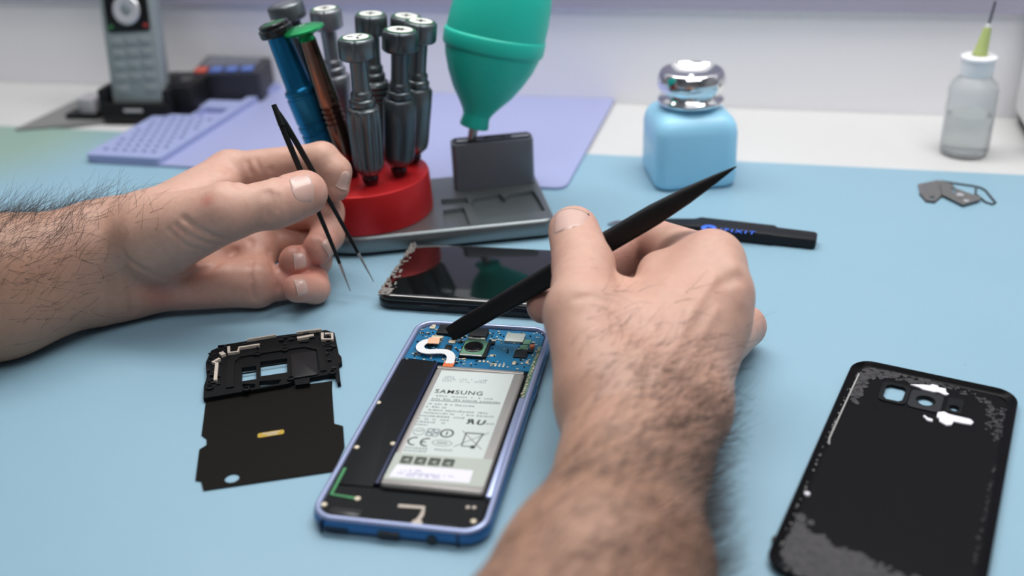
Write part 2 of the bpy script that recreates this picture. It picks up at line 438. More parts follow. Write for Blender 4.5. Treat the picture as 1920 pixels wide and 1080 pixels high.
# ------------------------------------------------------------------ needle oiler
M_clear = mat('frosted_plastic', (0.93, 0.95, 0.96, 1), 0.22, trans=.86, ior=1.25, spec=.4)
M_liquid = mat('clear_liquid', (0.92, 0.93, 0.90, 1), 0.05, trans=.95, ior=1.15)
M_milky = mat('milky_plastic', (0.84, 0.84, 0.86, 1), 0.35, sss=.2)
M_lime = mat('lime_plastic', (0.55, 0.64, 0.24, 1), 0.35, trans=.2)
M_needle = mat('needle_steel', (0.26, 0.25, 0.28, 1), 0.35, 1.0)
ob0 = at(1806, 283, 0)
ob = thing('needle_bottle', 'clear needle bottle with lime green tip half full of liquid', 'bottle', ob0)
R = 15.6
MB().lathe([(R - 4, 0), (R - 1, 0.47), (R, 1.95), (R, 42.9), (R - 1.5, 47.58), (R - 5, 51.48), (R - 6.8, 53.04), (R - 6.8, 54.6),
            (R - 8, 54.6), (R - 8, 52.65), (R - 7, 50.7), (R - 2.6, 46.8), (R - 1.2, 42.9), (R - 1.2, 2.34), (R - 3, 1.25), (.05, 1.09)], 40).build('bottle_wall', M_clear, ob, 40)
MB().lathe([(.05, 1.25), (R - 3.2, 1.33), (R - 1.5, 2.5), (R - 1.5, 26.52), (R - 1.5, 26.68), (.05, 26.68)], 40).build('liquid', M_liquid, ob, 40)
MB().lathe([(8.5, 52.26), (10.2, 52.73), (10.4, 54.6), (10.4, 62.4), (11.2, 63.18), (11.2, 64.74), (10, 65.52), (.05, 65.52)], 32).build('cap', M_milky, ob, 40)
lean = Matrix.Translation((0, 0, 65.5)) @ Matrix.Rotation(math.radians(7), 4, 'Y')
MB().lathe([(5, 0), (4.8, 1.56), (4.2, 3.12), (2.6, 16.38), (2.1, 17.94), (.05, 17.94)], 20, lean).build('needle_hub', M_lime, ob)
MB().lathe([(1.6, 17.63), (1.7, 19.5), (1.2, 20.28), (.05, 20.28)], 12, lean).build('hub_tip', M_white, ob)
MB().lathe([(.95, 19.5), (.95, 29.64), (.9, 34.32), (.05, 34.32)], 10, lean).build('needle', M_needle, ob)

# ------------------------------------------------------------------ loose shield plates on the mat, right
M_tin = mat('tinned_steel', (0.26, 0.25, 0.245, 1), 0.42, .75, vary=.25, vscale=300, bump=.2, bscale=900)
M_wire = mat('dark_steel', (0.12, 0.13, 0.14, 1), 0.4, .8)
def plate(name, label, pix, holes, z, th, m=M_tin, parts=()):
    pts = [at(x, y, z) for x, y in pix]; c = sum(pts, Vector()) / len(pts)
    o = thing(name, label, 'metal part', (c.x, c.y, 0), 0)
    hl = []
    for h in holes:
        hp = [at(x, y, z) for x, y in h]; hl.append([(p.x - c.x, p.y - c.y) for p in hp])
    MB().prism([(p.x - c.x, p.y - c.y) for p in pts], z, z + th, hl).build('plate', m, o, smooth=0)
    return o, c
def zz(P): return [(1700 + x / 9.6, 310 + y / 9.6) for x, y in P]
o, c = plate('shield_plate', 'six-sided dull metal shield plate, leftmost of the loose brackets', zz([(200, 350), (560, 275), (760, 330), (640, 540), (500, 660), (350, 640), (230, 500)]), [zz([(400, 580), (480, 570), (500, 600), (420, 620)])], .6, .5)
MB().prism(band([(at(*zz([q])[0], z=1.1) - c)[:2] for q in ((230, 500), (350, 640), (500, 660), (640, 540))], .6), -0.0 + .05, .6).build('folded_rim', M_wire, o, smooth=0)
o2, c2 = plate('shield_bracket', 'folded metal bracket overlapping the six-sided shield plate', zz([(600, 330), (800, 340), (880, 420), (1060, 490), (1330, 580), (1320, 630), (1010, 720), (850, 640), (640, 540)]),
               [zz([(800, 420), (860, 420), (900, 520), (840, 510)])], 1.6, .5)
MB().prism(circ(*(at(*zz([(960, 535)])[0], z=2.1) - c2)[:2], 2.2, 14), 2.1, 2.5).build('rivet', M_silverlt, o2)
MB().prism(circ(*(at(*zz([(1070, 645)])[0], z=2.1) - c2)[:2], 1.6, 14), 2.1, 2.5).build('rivet', M_silverlt, o2)
for q in ((700, 480), (1000, 690), (1250, 610)):
    pp = at(*zz([q])[0], z=1.2) - c2
    MB().rbox(pp.x, pp.y, 0.02, 1.7, 2, .6, .2, .1).build('tab', M_wire, o2)
w_ = [at(*p, z=.7) for p in zz([(620, 285), (950, 335), (1200, 370), (1330, 400), (1420, 450), (1600, 670), (1540, 700), (1420, 660), (1300, 560), (1240, 520), (1250, 400)])]
cw = sum(w_, Vector()) / len(w_)
wo = thing('wire_clip', 'thin dark wire clip bent into a loop beside the metal bracket', 'clip', (cw.x, cw.y, 0))
MB().tube([p - Vector((cw.x, cw.y, 0)) for p in w_], .65, 8).build('wire', M_wire, wo)

# ------------------------------------------------------------------ screwdriver stand
M_alu = mat('grey_anodised_aluminium', (0.20, 0.225, 0.235, 1), 0.36, .75, vary=.04, vscale=40, bump=.06, bscale=2500)
M_aludk = mat('dark_anodised_aluminium', (0.150, 0.160, 0.185, 1), 0.42, .45, bump=.05, bscale=2500)
M_red = mat('red_anodised_aluminium', (0.56, 0.018, 0.022, 1), 0.36, .45, bump=.05, bscale=2500)
M_rubber = mat('black_rubber', (0.01, 0.01, 0.011, 1), 0.7)
SY = 0.125
C0 = Vector((-85, 564, 0))
st = thing('driver_stand', 'grey metal screwdriver stand with round red carousel and upright block', 'stand', C0, SY)
def inst(p): # world mm -> stand frame
    d = Vector(p) - C0; c, s = math.cos(SY), math.sin(SY)
    return Vector((c * d.x + s * d.y, -s * d.x + c * d.y, d.z))
HB = 42.0; XR = 108.0
def base_outline(ins, n=20):
    r = HB - ins; P = []
    for i in range(n + 1):
        a = math.radians(90 + 180 * i / n); P.append((r * math.cos(a), r * math.sin(a)))
    rc = max(7 - ins, 1)
    for cx, cy, a0 in ((XR - ins - rc, -r + rc, 270), (XR - ins - rc, r - rc, 0)):
        for i in range(5):
            a = math.radians(a0 + 90 * i / 4); P.append((cx + rc * math.cos(a), cy + rc * math.sin(a)))
    return P
b = MB(); b.loft([[(x, y, z) for x, y in base_outline(i)] for i, z in ((1.2, 2.2), (.4, 2.6), (0, 3.4), (0, 10.6), (.5, 11.6), (1.6, 12.2))], True, False)
hl = []
def px_hole(pix):
    return [tuple(inst(at(x, y, 14))[:2]) for x, y in pix]
z3 = lambda L: [(600 + x / 4, 230 + y / 4) for x, y in L]
pa = px_hole(z3([(905, 556), (1100, 543), (1118, 585), (910, 602)]))
pd = px_hole(z3([(920, 636), (1078, 616), (1128, 745), (928, 770)]))
pbc = px_hole(z3([(1150, 545), (1350, 512), (1372, 540), (1388, 545), (1412, 518), (1600, 488), (1640, 545), (1690, 640), (1180, 705), (1130, 590)]))
b.loft([[(x, y, 12.2) for x, y in base_outline(1.6)], [(x, y, 12.0) for x, y in base_outline(1.62)]], False, False)
b.build('base_rim', M_alu, st, 50)
top = MB(); top.prism(base_outline(1.6), 9.2, 12.25, [pa, pd, pbc]); top.build('base_top', M_alu, st, 0)
MB().prism(base_outline(2), 4, 9.4).build('tray_floor', M_alu, st, 0)
MB().loft([[(x, y, z) for x, y in base_outline(4)] for z in (0, 2.4)]).build('rubber_foot', M_rubber, st)
MB().lathe([(39, 12), (40, 12.6), (40.2, 14), (39.4, 34), (38.8, 35.4), (37.6, 36), (5, 36), (.05, 36)], 72).build('carousel', M_red, st, 40)
# upright block with slotted black insert
pf, pr2 = inst(at(853, 358, 12.2)), inst(at(1004, 345, 12.2))
bx = (pf.x + pr2.x) / 2; bw = (pr2.x - pf.x)
bly = (pf.y + pr2.y) / 2 + 6.5
b = MB(); b.rbox(bx, bly, 12.0, 42, bw, 13, 3, 1.0, 5); b.build('upright_block', M_aludk, st)
slots = [shift(rrect(13, 4.6, 2), -16, 0), shift(rrect(13, 4.6, 2), 1.5, 0), shift(rrect(13, 4.6, 2), 18, 0)]
MB().prism(shift(rrect(bw - 3, 9.6, 2.2), bx, bly), 41.4, 42.7, [shift(h, bx, bly) for h in slots]).build('slotted_insert', M_blackgloss, st, 0)
MB().rbox(bx - 16, bly, 41.9, 42.3, 12, 4, 1.5, .1).build('magnet', M_silverlt, st)
MB().rbox(bx + 18, bly, 41.9, 42.3, 12, 4, 1.5, .1).build('magnet', M_silverlt, st)

# ------------------------------------------------------------------ the nine screwdrivers
M_gun = mat('gunmetal', (0.15, 0.17, 0.18, 1), 0.34, .85, bump=.03, bscale=2500)
M_gundk = mat('dark_gunmetal', (0.095, 0.11, 0.122, 1), 0.34, .85, bump=.03, bscale=2500)
M_grey = mat('light_gunmetal', (0.27, 0.275, 0.30, 1), 0.38, .8, bump=.03, bscale=2500)
M_steel = mat('bright_steel', (0.5, 0.5, 0.5, 1), 0.22, 1.0)
M_shaft = mat('dark_shaft', (0.05, 0.035, 0.045, 1), 0.25, .9)
M_blueA = mat('blue_anodised', (0.010, 0.16, 0.34, 1), 0.27, .75)
M_greenA = mat('green_anodised', (0.012, 0.36, 0.11, 1), 0.22, .65)
M_greendk = mat('dark_green_enamel', (0.012, 0.10, 0.04, 1), 0.35)
M_disc = mat('ivory_enamel', (0.74, 0.75, 0.70, 1), 0.4)
M_bronze = mat('bronze_chrome', (0.22, 0.12, 0.09, 1), 0.17, 1.0)
M_ink = mat('black_ink', (0.01, 0.012, 0.01, 1), 0.5)

def fluted(prof, n, depth, flutes, z_on):
    L = []
    for r, z in prof:
        ring = []
        for i in range(n):
            a = 2 * math.pi * i / n
            rr = r - (depth * (0.5 + .5 * math.cos(a * flutes)) ** 2 if z_on[0] < z < z_on[1] else 0)
            ring.append((rr * math.cos(a), rr * math.sin(a), z))
        L.append(ring)
    return MB().loft(L)

def driver(label, base, top, kind, m, dark=False, symbol=None, k=1.0):
    base = Vector(base); top = Vector(top); H = (top - base).length
    o = thing('screwdriver', label, 'screwdriver', M=frame_z(base, top), group=None)
    h = H
    if kind in ('flute', 'plain', 'rib', 'taper'):
        MB().lathe([(1.6, -9), (2.6 * k, -.2), (3.0 * k, .2), (4.4 * k, 2.2), (4.8 * k, 4.4), (4.0 * k, 7.5), (3.4 * k, .10 * h), (3.4 * k, .13 * h)], 20).build('bit_collar', M_shaft, o)
        if kind == 'flute':
            pr = [(4 * k, .065 * h), (6.8 * k, .10 * h), (8.2 * k, .125 * h), (8.6 * k, .15 * h), (9.4 * k, .40 * h), (9.5 * k, .50 * h), (9.2 * k, .535 * h), (8.2 * k, .545 * h)]
            fluted(pr, 60, 1.3, 12, (.12 * h, .53 * h)).build('grip', m, o, 60)
        elif kind == 'rib':
            pr = [(4 * k, .065 * h), (8 * k, .12 * h)]
            nr = 11
            for i in range(nr):
                z = .13 * h + (.40 * h) * i / nr; dz = .40 * h / nr
                pr += [(8.6 * k, z), (9.4 * k, z + dz * .3), (9.4 * k, z + dz * .65), (8.6 * k, z + dz * .9)]
            pr += [(9.2 * k, .535 * h), (8.4 * k, .545 * h)]
            MB().lathe(pr, 32).build('grip', m, o, 60)
        elif kind == 'taper':
            MB().lathe([(3 * k, .09 * h), (5 * k, .12 * h), (6.2 * k, .2 * h), (8.2 * k, .33 * h), (9.4 * k, .46 * h), (9.4 * k, .535 * h), (8.4 * k, .545 * h)], 32).build('grip', m, o, 60)
            MB().lathe([(3.4 * k, .06 * h), (4 * k, .065 * h), (4 * k, .10 * h), (3.4 * k, .105 * h)], 24).build('red_ring', M_red, o)
        else:
            MB().lathe([(4.2 * k, .065 * h), (6.4 * k, .095 * h), (8.4 * k, .12 * h), (9.0 * k, .16 * h), (9.5 * k, .42 * h), (9.4 * k, .53 * h), (8.4 * k, .545 * h)], 40).build('grip', m, o, 50)
        MB().lathe([(8.4 * k, .54 * h), (7.6 * k, .548 * h), (6.8 * k, .55 * h), (7.2 * k, .56 * h), (7.3 * k, .59 * h), (6.6 * k, .60 * h), (5.8 * k, .605 * h), (6.1 * k, .615 * h), (6.1 * k, .64 * h), (5.4 * k, .65 * h), (5.0 * k, .66 * h)], 32).build('stepped_collar', m, o, 50)
        MB().lathe([(5.0 * k, .65 * h), (4.9 * k, .68 * h), (4.8 * k, .76 * h), (4.9 * k, .86 * h), (5.2 * k, .872 * h)], 28).build('neck', m, o)
        hc = .86 * h
        cap = [(5 * k, hc), (8.6 * k, hc + .2), (9.6 * k, hc + 1.0), (9.9 * k, hc + 2.0), (9.9 * k, h - 2), (9.4 * k, h - .6), (8.4 * k, h)]
        L = []
        for r, z in cap:
            ring = []
            for i in range(64):
                a = 2 * math.pi * i / 64
                notch = .7 if (i % 16) in (0,) and hc + 1.5 < z < h - .3 else 0
                ring.append(((r - notch) * math.cos(a), (r - notch) * math.sin(a), z))
            L.append(ring)
        cp = MB().loft(L).build('cap', m, o, 40)
        MB().lathe([(8.5 * k, h - .3), (8.5 * k, h + .15), (.05, h + .15)], 40).build('green_ring', M_greendk, o)
        MB().lathe([(6.9 * k, h + .1), (6.9 * k, h + .35), (.05, h + .35)], 40).build('cap_disc', M_disc, o)
        mb = MB()
        if symbol == 'tri':
            for i in range(3):
                a = math.radians(90 + 120 * i + 25); R_ = Matrix.Translation((3.2 * k * math.cos(a), 3.2 * k * math.sin(a), h + .3)) @ Matrix.Rotation(a, 4, 'Z')
                mb.rbox(0, 0, 0, .25, 3.4 * k, 1.2 * k, .4, .05, 2, R_)
        else:
            n = 6 if symbol == 'star' else 4
            P = []
            for i in range(n * 2):
                a = math.pi * i / n; r = (3.6 if i % 2 == 0 else 1.5) * k; P.append((r * math.cos(a), r * math.sin(a)))
            mb.prism(P, h + .3, h + .55)
        mb.build('symbol', M_ink, o, 0)
    elif kind == 'blue':
        MB().lathe([(1.6, -9), (3, 0), (4.5, 3), (5, 10), (5.5, 14)], 20).build('bit_collar', M_steel, o)
        pr = [(5.5, 13), (8.6, 16), (9.4, 20), (9.4, .30 * h), (8.6, .305 * h), (8.6, .32 * h), (9.4, .325 * h), (9.4, .36 * h), (8.7, .365 * h), (8.7, .38 * h), (9.2, .385 * h), (9.2, .54 * h),
              (8.6, .545 * h), (8.6, .56 * h), (9.2, .565 * h), (9.0, .585 * h), (8.0, .595 * h), (7.4, .61 * h), (6.3, .93 * h), (6.3, .94 * h)]
        MB().lathe(pr, 40).build('grip', m, o, 40)
        MB().lathe([(6, .925 * h), (8.6, .928 * h), (9.4, .935 * h), (9.5, .975 * h), (8.6, .98 * h), (8.4, h), (7.2, h + .6), (6.4, h)], 40).build('cap', M_blackgloss, o, 40)
        MB().lathe([(7, h - .3), (6.6, h + .2), (.05, h + 1.2)], 32).build('cap_disc', M_greendk, o)
    elif kind == 'green':
        MB().lathe([(1.6, -9), (3, 0), (5.5, 5), (5.6, 12)], 20).build('bit_collar', M_shaft, o)
        pr = [(5.4, 10), (6.6, 14), (6.6, .38 * h)]
        for i in range(4):
            z = .38 * h + i * .035 * h; pr += [(6.6, z + .006 * h), (5.7, z + .01 * h), (5.7, z + .02 * h), (6.5, z + .024 * h)]
        pr += [(6.4, .53 * h), (4.9, .9 * h), (4.9, .93 * h)]
        MB().lathe(pr, 32).build('grip', M_bronze, o, 40)
        MB().lathe([(4.6, .915 * h), (4.8, .93 * h), (4.2, .955 * h), (5.5, .965 * h), (10.5, .985 * h), (11.6, .993 * h), (11.3, h + .3), (8, h + 1.6), (4, h + 2.3), (.05, h + 2.5)], 44).build('cap', M_greenA, o, 50)
        mb = MB(); rr = random.Random(3)
        for i in range(5):
            R_ = Matrix.Translation((-1 + i * 1.7, 1 + i * .25, h + 2.3 - .10 * abs(i - 1) - .03 * i * i)) @ Matrix.Rotation(rr.uniform(.9, 1.9), 4, 'Z')
            mb.rbox(0, 0, 0, .25, 2.4, .5, .2, .05, 2, R_)
        mb.build('cap_print', M_disc, o, 0)
    elif kind == 'slim':
        MB().lathe([(1.6, -9), (3, 0), (5.5, 5), (5.6, 12)], 20).build('bit_collar', M_shaft, o)
        MB().lathe([(5.4, 10), (6.6, 14), (6.6, .40 * h), (6.0, .41 * h), (6.0, .88 * h), (5, .89 * h)], 28).build('grip', m, o, 40)
        for z in (.42, .50):
            MB().lathe([(6.1, z * h), (6.9, z * h + .4), (6.9, z * h + 2.6), (6.1, z * h + 3)], 28).build('bright_ring', M_steel, o)
        hc = .885 * h
        MB().lathe([(5 * k, hc), (9.8 * k, hc + .3), (10.8 * k, hc + 1.4), (10.9 * k, h - 1.6), (10.2 * k, h - .4), (9.2 * k, h)], 44).build('cap', M_gun, o, 40)
        MB().lathe([(7.2 * k, h - .3), (7.0 * k, h + .15), (.05, h + .15)], 40).build('cap_disc', M_grey, o)
    return o
CZ = 36
def drv(label, bpix, tpix, kind, m, dy=0.0, **kw):
    bpt = at(*bpix, CZ); tpt = at_y(*tpix, bpt.y + dy)
    return driver(label, bpt, tpt, kind, m, **kw)
drv('slim grey screwdriver with pale cap standing behind the blue one', (622, 275), (533, 6), 'slim', M_gundk)
drv('tapered light grey screwdriver with a red ring above the carousel', (650, 279), (609, 16), 'taper', M_grey, k=.95)
drv('grey screwdriver with horizontally ribbed grip at the back of the carousel', (708, 290), (695, 26), 'rib', M_gun, k=.95)
drv('grey screwdriver mostly hidden behind the two at the right of the carousel', (755, 284), (762, 30), 'plain', M_gun, k=.95)
drv('grey screwdriver at the right rim of the carousel with pale green cap', (775, 304), (789, 40), 'plain', M_gun, symbol='cross', k=.95)
drv('slender blue screwdriver with black cap leaning to one side', (628, 328), (512, 44), 'blue', M_blueA)
drv('bronze screwdriver with green mushroom cap', (662, 330), (569, 55), 'green', M_bronze)
drv('fluted grey screwdriver with three dashes on its ivory cap', (696, 346), (667, 70), 'flute', M_gun, symbol='tri')
drv('smooth dark grey screwdriver with a black star on its ivory cap', (748, 330), (750, 56), 'plain', M_gundk, symbol='star')

# ------------------------------------------------------------------ rubber air blower standing in the block
M_teal = mat('green_rubber', (0.016, 0.55, 0.42, 1), 0.45, vary=.02, vscale=30, bump=.03, bscale=1500, sss=.05)
sl = st_pt = C0 + Matrix.Rotation(SY, 3, 'Z') @ Vector((bx - 14.5, bly, 42))
nb = Vector((sl.x, sl.y, 35)); 
ax_b = at_y(889, 236, sl.y); ax_t = at_y(940, 20, sl.y + 8)
dirv = (ax_t - ax_b).normalized()
Mb_ = frame_z(ax_b, ax_t)
bl = thing('air_blower', 'green rubber air blower bulb standing nozzle down in the grey block', 'blower', M=Mb_)
A = (ax_t - ax_b).length
MB().lathe([(8.6, -.5), (9.0, 0), (8.2, 6), (9.4, 9), (12.8, 14), (18.4, 21.5), (23.0, 30), (26.8, 39), (29.0, 48), (29.6, 57), (29.2, 68), (28.2, 78), (26.2, 88), (22, 97), (14, 104), (6, 107), (.05, 107.5)], 56).build('bulb', M_teal, bl, 60)
bandm = MB(); bandm.lathe([(28.0, 46.5), (29.8, 47.2), (30.3, 48.5), (30.5, 55.0), (30.1, 56.4), (28.8, 57.0)], 56)
bandm.v = [tuple(Matrix.Translation((0, 0, 52.5)) @ Matrix.Rotation(math.radians(4), 4, 'Y') @ Matrix.Translation((0, 0, -52.5)) @ Vector(p)) for p in bandm.v]
bandm.build('band', M_teal, bl, 50)
ni = Mb_.inverted() @ (nb * S) / S
MB().tube([ni, ni * .5, (0, 0, .5)], [2.3, 2.6, 3.1], 16).build('nozzle', M_bronze if False else M_steel, bl)

# ------------------------------------------------------------------ opening knife on the mat
M_toolblk = mat('matt_black_plastic', (0.009, 0.010, 0.013, 1), 0.5, bump=.06, bscale=1500, spec=.3)
M_blueprint = mat('blue_print', (0.05, 0.17, 0.85, 1), 0.45)
k0, k1 = at(1136, 427, 0), at(1527, 471, 0)
kv = (k1 - k0); kyaw = math.atan2(kv.y, kv.x); KL = kv.length
kn = thing('opening_knife', 'flat black opening knife with blue lettering lying on the mat', 'knife', k0, kyaw)
MB().prism([(0, 3), (4, 9), (30, 11), (60, 12), (60, 3), (30, 2)], .6, 1.4).build('blade', M_steel, kn, 0)
def hand_loop(x, y0, y1, z0, z1): 
    return [(x, y + (y0 + y1) / 2, z + (z0 + z1) / 2) for y, z in rrect(y1 - y0, z1 - z0, 1.6, 3)]
h_ = MB(); h_.loft([hand_loop(*a) for a in ((22, 3.5, 10, .3, 3.5), (24, 2.4, 11, .1, 4.6), (KL * .42, 1.2, 13.4, 0, 6.6), (KL * .45, .3, 14.6, 0, 7.4), (KL * .80, .2, 14.0, 0, 7.4), (KL * .815, .9, 13.0, .2, 6.8), (KL - 1.5, 1.2, 12.6, .2, 6.6), (KL, 2, 11.6, .8, 6))])
h_.v = [(x, y, z) for x, y, z in h_.v]; h_.build('handle', M_toolblk, kn, 40)
tx = kn.matrix_world
lp = (Matrix.Rotation(-kyaw, 3, 'Z') @ (at(1383, 434, 7.4) - Vector(k0)))
text('iFIXIT', 'lettering', M_blueprint, kn, lp.x, lp.y, 7.45, 6.2, .12, .0, sx=1.05, space=1.22)
lg = (Matrix.Rotation(-kyaw, 3, 'Z') @ (at(1329, 428, 7.4) - Vector(k0)))
cross = [(2.6 * math.cos(a) * (1 if i % 2 == 0 else .45), 2.6 * math.sin(a) * (1 if i % 2 == 0 else .45)) for i, a in ((i, math.pi / 4 * i + math.pi / 4) for i in range(8))]
MB().prism(circ(lg.x, lg.y, 4.3, 28), 7.35, 7.55, [shift(cross, lg.x, lg.y)]).build('emblem', M_blueprint, kn, 0)

# ------------------------------------------------------------------ screen-up phone behind
M_glassblk = mat('black_screen_glass', (0.004, 0.005, 0.005, 1), 0.04, coat=.5, spec=.8)
M_frameblk = mat('black_metal_frame', (0.010, 0.010, 0.012, 1), 0.18, .3)
M_glue = mat('grey_glue_residue', (0.20, 0.185, 0.17, 1), 0.65, vary=.6, vscale=700, bump=.6, bscale=900)
a0, a1 = at(713.7, 581.5, 0), at(870, 592, 0)
pyaw = math.atan2(a1.y - a0.y, a1.x - a0.x)
corner = at(703, 580, 0)
p2 = thing('display_phone', 'black phone lying screen up with a chipped end, in front of the stand', 'phone', corner, pyaw)
PL, PW = 148.0, 67.0
def rl(w, l, r, ins, z, cx, cy): return [(x + cx, y + cy, z) for x, y in rrect(w - 2 * ins, l - 2 * ins, max(r - ins, .5), 8)]
L = [rl(PL, PW, 9, i, z, PL / 2, PW / 2) for i, z in ((2.5, 0), (1, .4), (.2, 1.6), (0, 3.2), (.2, 4.6), (.7, 5.6))]
MB().loft(L).build('frame', M_frameblk, p2, 50)
L = [rl(PL, PW, 9, i, z, PL / 2, PW / 2) for i, z in ((.7, 5.5), (.6, 6.0), (1.2, 7.0), (2.4, 7.7), (4.2, 8.0))]
MB().loft(L).build('screen', M_glassblk, p2, 60)
rr = random.Random(11)
gl = MB()
for i in range(150):
    y = rr.uniform(3, PW - 3); edge = 1.4 + rr.random() ** 2 * 5.5 * (1.5 - y / PW)
    if rr.random() < .25: y = rr.uniform(2, 9); edge = rr.uniform(1, 8)
    n = rr.randint(4, 6); r0 = rr.uniform(.4, 1.3)
    P = [(edge + r0 * rr.uniform(.5, 1.2) * math.cos(2 * math.pi * k / n), y + r0 * rr.uniform(.6, 1.6) * math.sin(2 * math.pi * k / n)) for k in range(n)]
    zt = 6.7 if edge < 1.2 else (7.5 if edge < 2.4 else 7.95)
    gl.prism(P, zt - .3, zt + rr.uniform(.05, .35))
gl.build('glue_residue', M_glue, p2, 0)['kind'] = 'stuff'
for sx in (30, 45): MB().rbox(sx, .05, 3, 4.4, 10, .6, .4, .1).build('side_key', M_frameblk, p2)

# ------------------------------------------------------------------ opened phone
M_bluef = mat('blue_metal_frame', (0.035, 0.135, 0.32, 1), 0.26, .6, vary=.08, vscale=60)
M_rim = mat('lavender_metal_rim', (0.36, 0.42, 0.64, 1), 0.30, .5)
M_mid = mat('black_midframe', (0.005, 0.006, 0.007, 1), 0.5, bump=.1, bscale=900, spec=.13)
M_graph = mat('graphite_sheet', (0.007, 0.008, 0.009, 1), 0.5, bump=.06, bscale=500, spec=.13)
M_pcb = mat('blue_circuit_board', (0.005, 0.125, 0.27, 1), 0.35, vary=.45, vscale=160, coat=.2)
M_pcbg = mat('green_circuit', (0.10, 0.24, 0.15, 1), 0.4, vary=.2, vscale=300)
M_shield = mat('shield_can_metal', (0.50, 0.53, 0.48, 1), 0.38, .5)
M_gold = mat('gold_contact', (0.62, 0.55, 0.42, 1), 0.4, .4)
M_tan = mat('antenna_trace', (0.50, 0.44, 0.38, 1), 0.5)
M_copper = mat('copper_flex', (0.72, 0.42, 0.27, 1), 0.42)
M_orange = mat('orange_flex', (0.62, 0.14, 0.035, 1), 0.4)
M_flex = mat('white_flex', (0.68, 0.69, 0.70, 1), 0.42)
M_pouch = mat('battery_pouch', (0.36, 0.345, 0.33, 1), 0.33, .4, vary=.08, vscale=90)
M_label = mat('battery_label', (0.54, 0.595, 0.58, 1), 0.45, vary=.02, vscale=60)
M_tape = mat('grey_green_tape', (0.42, 0.46, 0.41, 1), 0.4)
M_sticker = mat('white_sticker', (0.74, 0.73, 0.80, 1), 0.5)
M_fine = mat('grey_print', (0.20, 0.24, 0.24, 1), 0.6)
M_fine2 = mat('faint_print', (0.36, 0.40, 0.42, 1), 0.6)
M_violetink = mat('violet_print', (0.28, 0.28, 0.45, 1), 0.6)
M_inkd = mat('dark_print', (0.022, 0.03, 0.026, 1), 0.55)
M_greenl = mat('green_trace', (0.035, 0.22, 0.075, 1), 0.45)
M_chip = mat('black_chip', (0.010, 0.011, 0.013, 1), 0.42, spec=.25)
M_dkblue = mat('navy_edge', (0.01, 0.016, 0.05, 1), 0.35, .3)
ph = thing('opened_phone', 'opened blue-framed phone showing its battery and blue circuit board', 'phone', (-30, 355.2, 0), -0.2199)
W, Lh = 68.1, 148.9
def fl(i, z, r=10): return [(x, y, z) for x, y in rrect(W - 2 * i, Lh - 2 * i, max(r - i, 1), 8)]
MB().loft([fl(i, z) for i, z in ((3.6, 0), (1.6, .35), (.5, 1.4), (0, 3.0), (.1, 4.6), (.7, 6.2))], True, False).build('frame', M_bluef, ph, 60)
MB().loft([fl(i, z) for i, z in ((.7, 6.15), (.9, 6.8), (1.5, 7.3), (2.3, 7.35), (2.9, 7.0), (3.1, 5.2), (3.15, 4.0))], False, False).build('rim', M_rim, ph, 60)
MB().prism(rrect(W - 6, Lh - 6, 7, 8), 3.6, 4.6).build('midframe', M_mid, ph, 0)
# inner rails beside the battery
MB().rbox(30.0, -20, 4.5, 7.0, 2.4, 66, .6, .4).build('side_rail', M_rim, ph)
MB().rbox(-14.2, -7, 4.5, 6.6, 1.6, 88, .4, .2).build('battery_wall', M_dkblue, ph)
MB().rbox(-23.2, -7.5, 4.5, 6.3, 16.2, 91, 1, .3).build('graphite_sheet', M_graph, ph)
bt_out = [(-31, -54), (-13, -53.5), (-11.5, -55.5), (27, -54.8), (30, -57), (30, -70.5), (8, -72.2), (3, -71.0), (-2, -71.2), (-7, -72.4), (-12, -71), (-30.5, -71.4)]
MB().prism(bt_out, 4.5, 6.2).build('speaker_module', M_mid, ph, 0)
MB().rbox(-20.5, -67.8, 6.1, 6.5, 12, 4.4, .4, .1).build('speaker_mouth', M_blackgloss, ph)
MB().rbox(17, -70.6, 6.1, 6.5, 10, 2, .4, .1).build('port_block', M_blackgloss, ph)
MB().prism(band([(-29.4, -43.6), (-29.2, -59.6), (-18.6, -60.6)], 1.3), 6.2, 6.5).build('green_trace', M_greenl, ph, 0)
MB().prism(circ(-18.4, -60.7, 1.1, 12), 6.2, 6.65).build('trace_pad', M_gold, ph, 0)
MB().prism(band([(-2.1, -62.3), (7.6, -61.9), (8.0, -66), (7.0, -70.4)], 1.5), 6.2, 6.5).build('antenna_trace', M_tan, ph, 0)
MB().prism(circ(7.4, -70.6, 2.0, 14), 6.2, 6.55).build('trace_pad', M_tan, ph, 0)
for x, y in ((23.6, -59.4), (25.9, -59.2)): MB().rbox(x, y, 6.2, 6.6, 1.4, 1.5, .2, .1).build('contact_pad', M_tan, ph)
screw_me = None
for x, y in ((-30.6, 1.9), (-15.6, -25.6), (-29.8, -65.6), (27.4, -66.5), (-29.4, -30), (-24.5, 69.3)):
    if screw_me is None:
        s_ = MB().lathe([(1.15, -.3), (1.15, .25), (.9, .45), (.05, .45)], 14).build('screw', M_gold, ph); screw_me = s_
    else:
        s_ = screw_me.copy(); col.objects.link(s_)
    s_.location = (x * S, y * S, .0062)
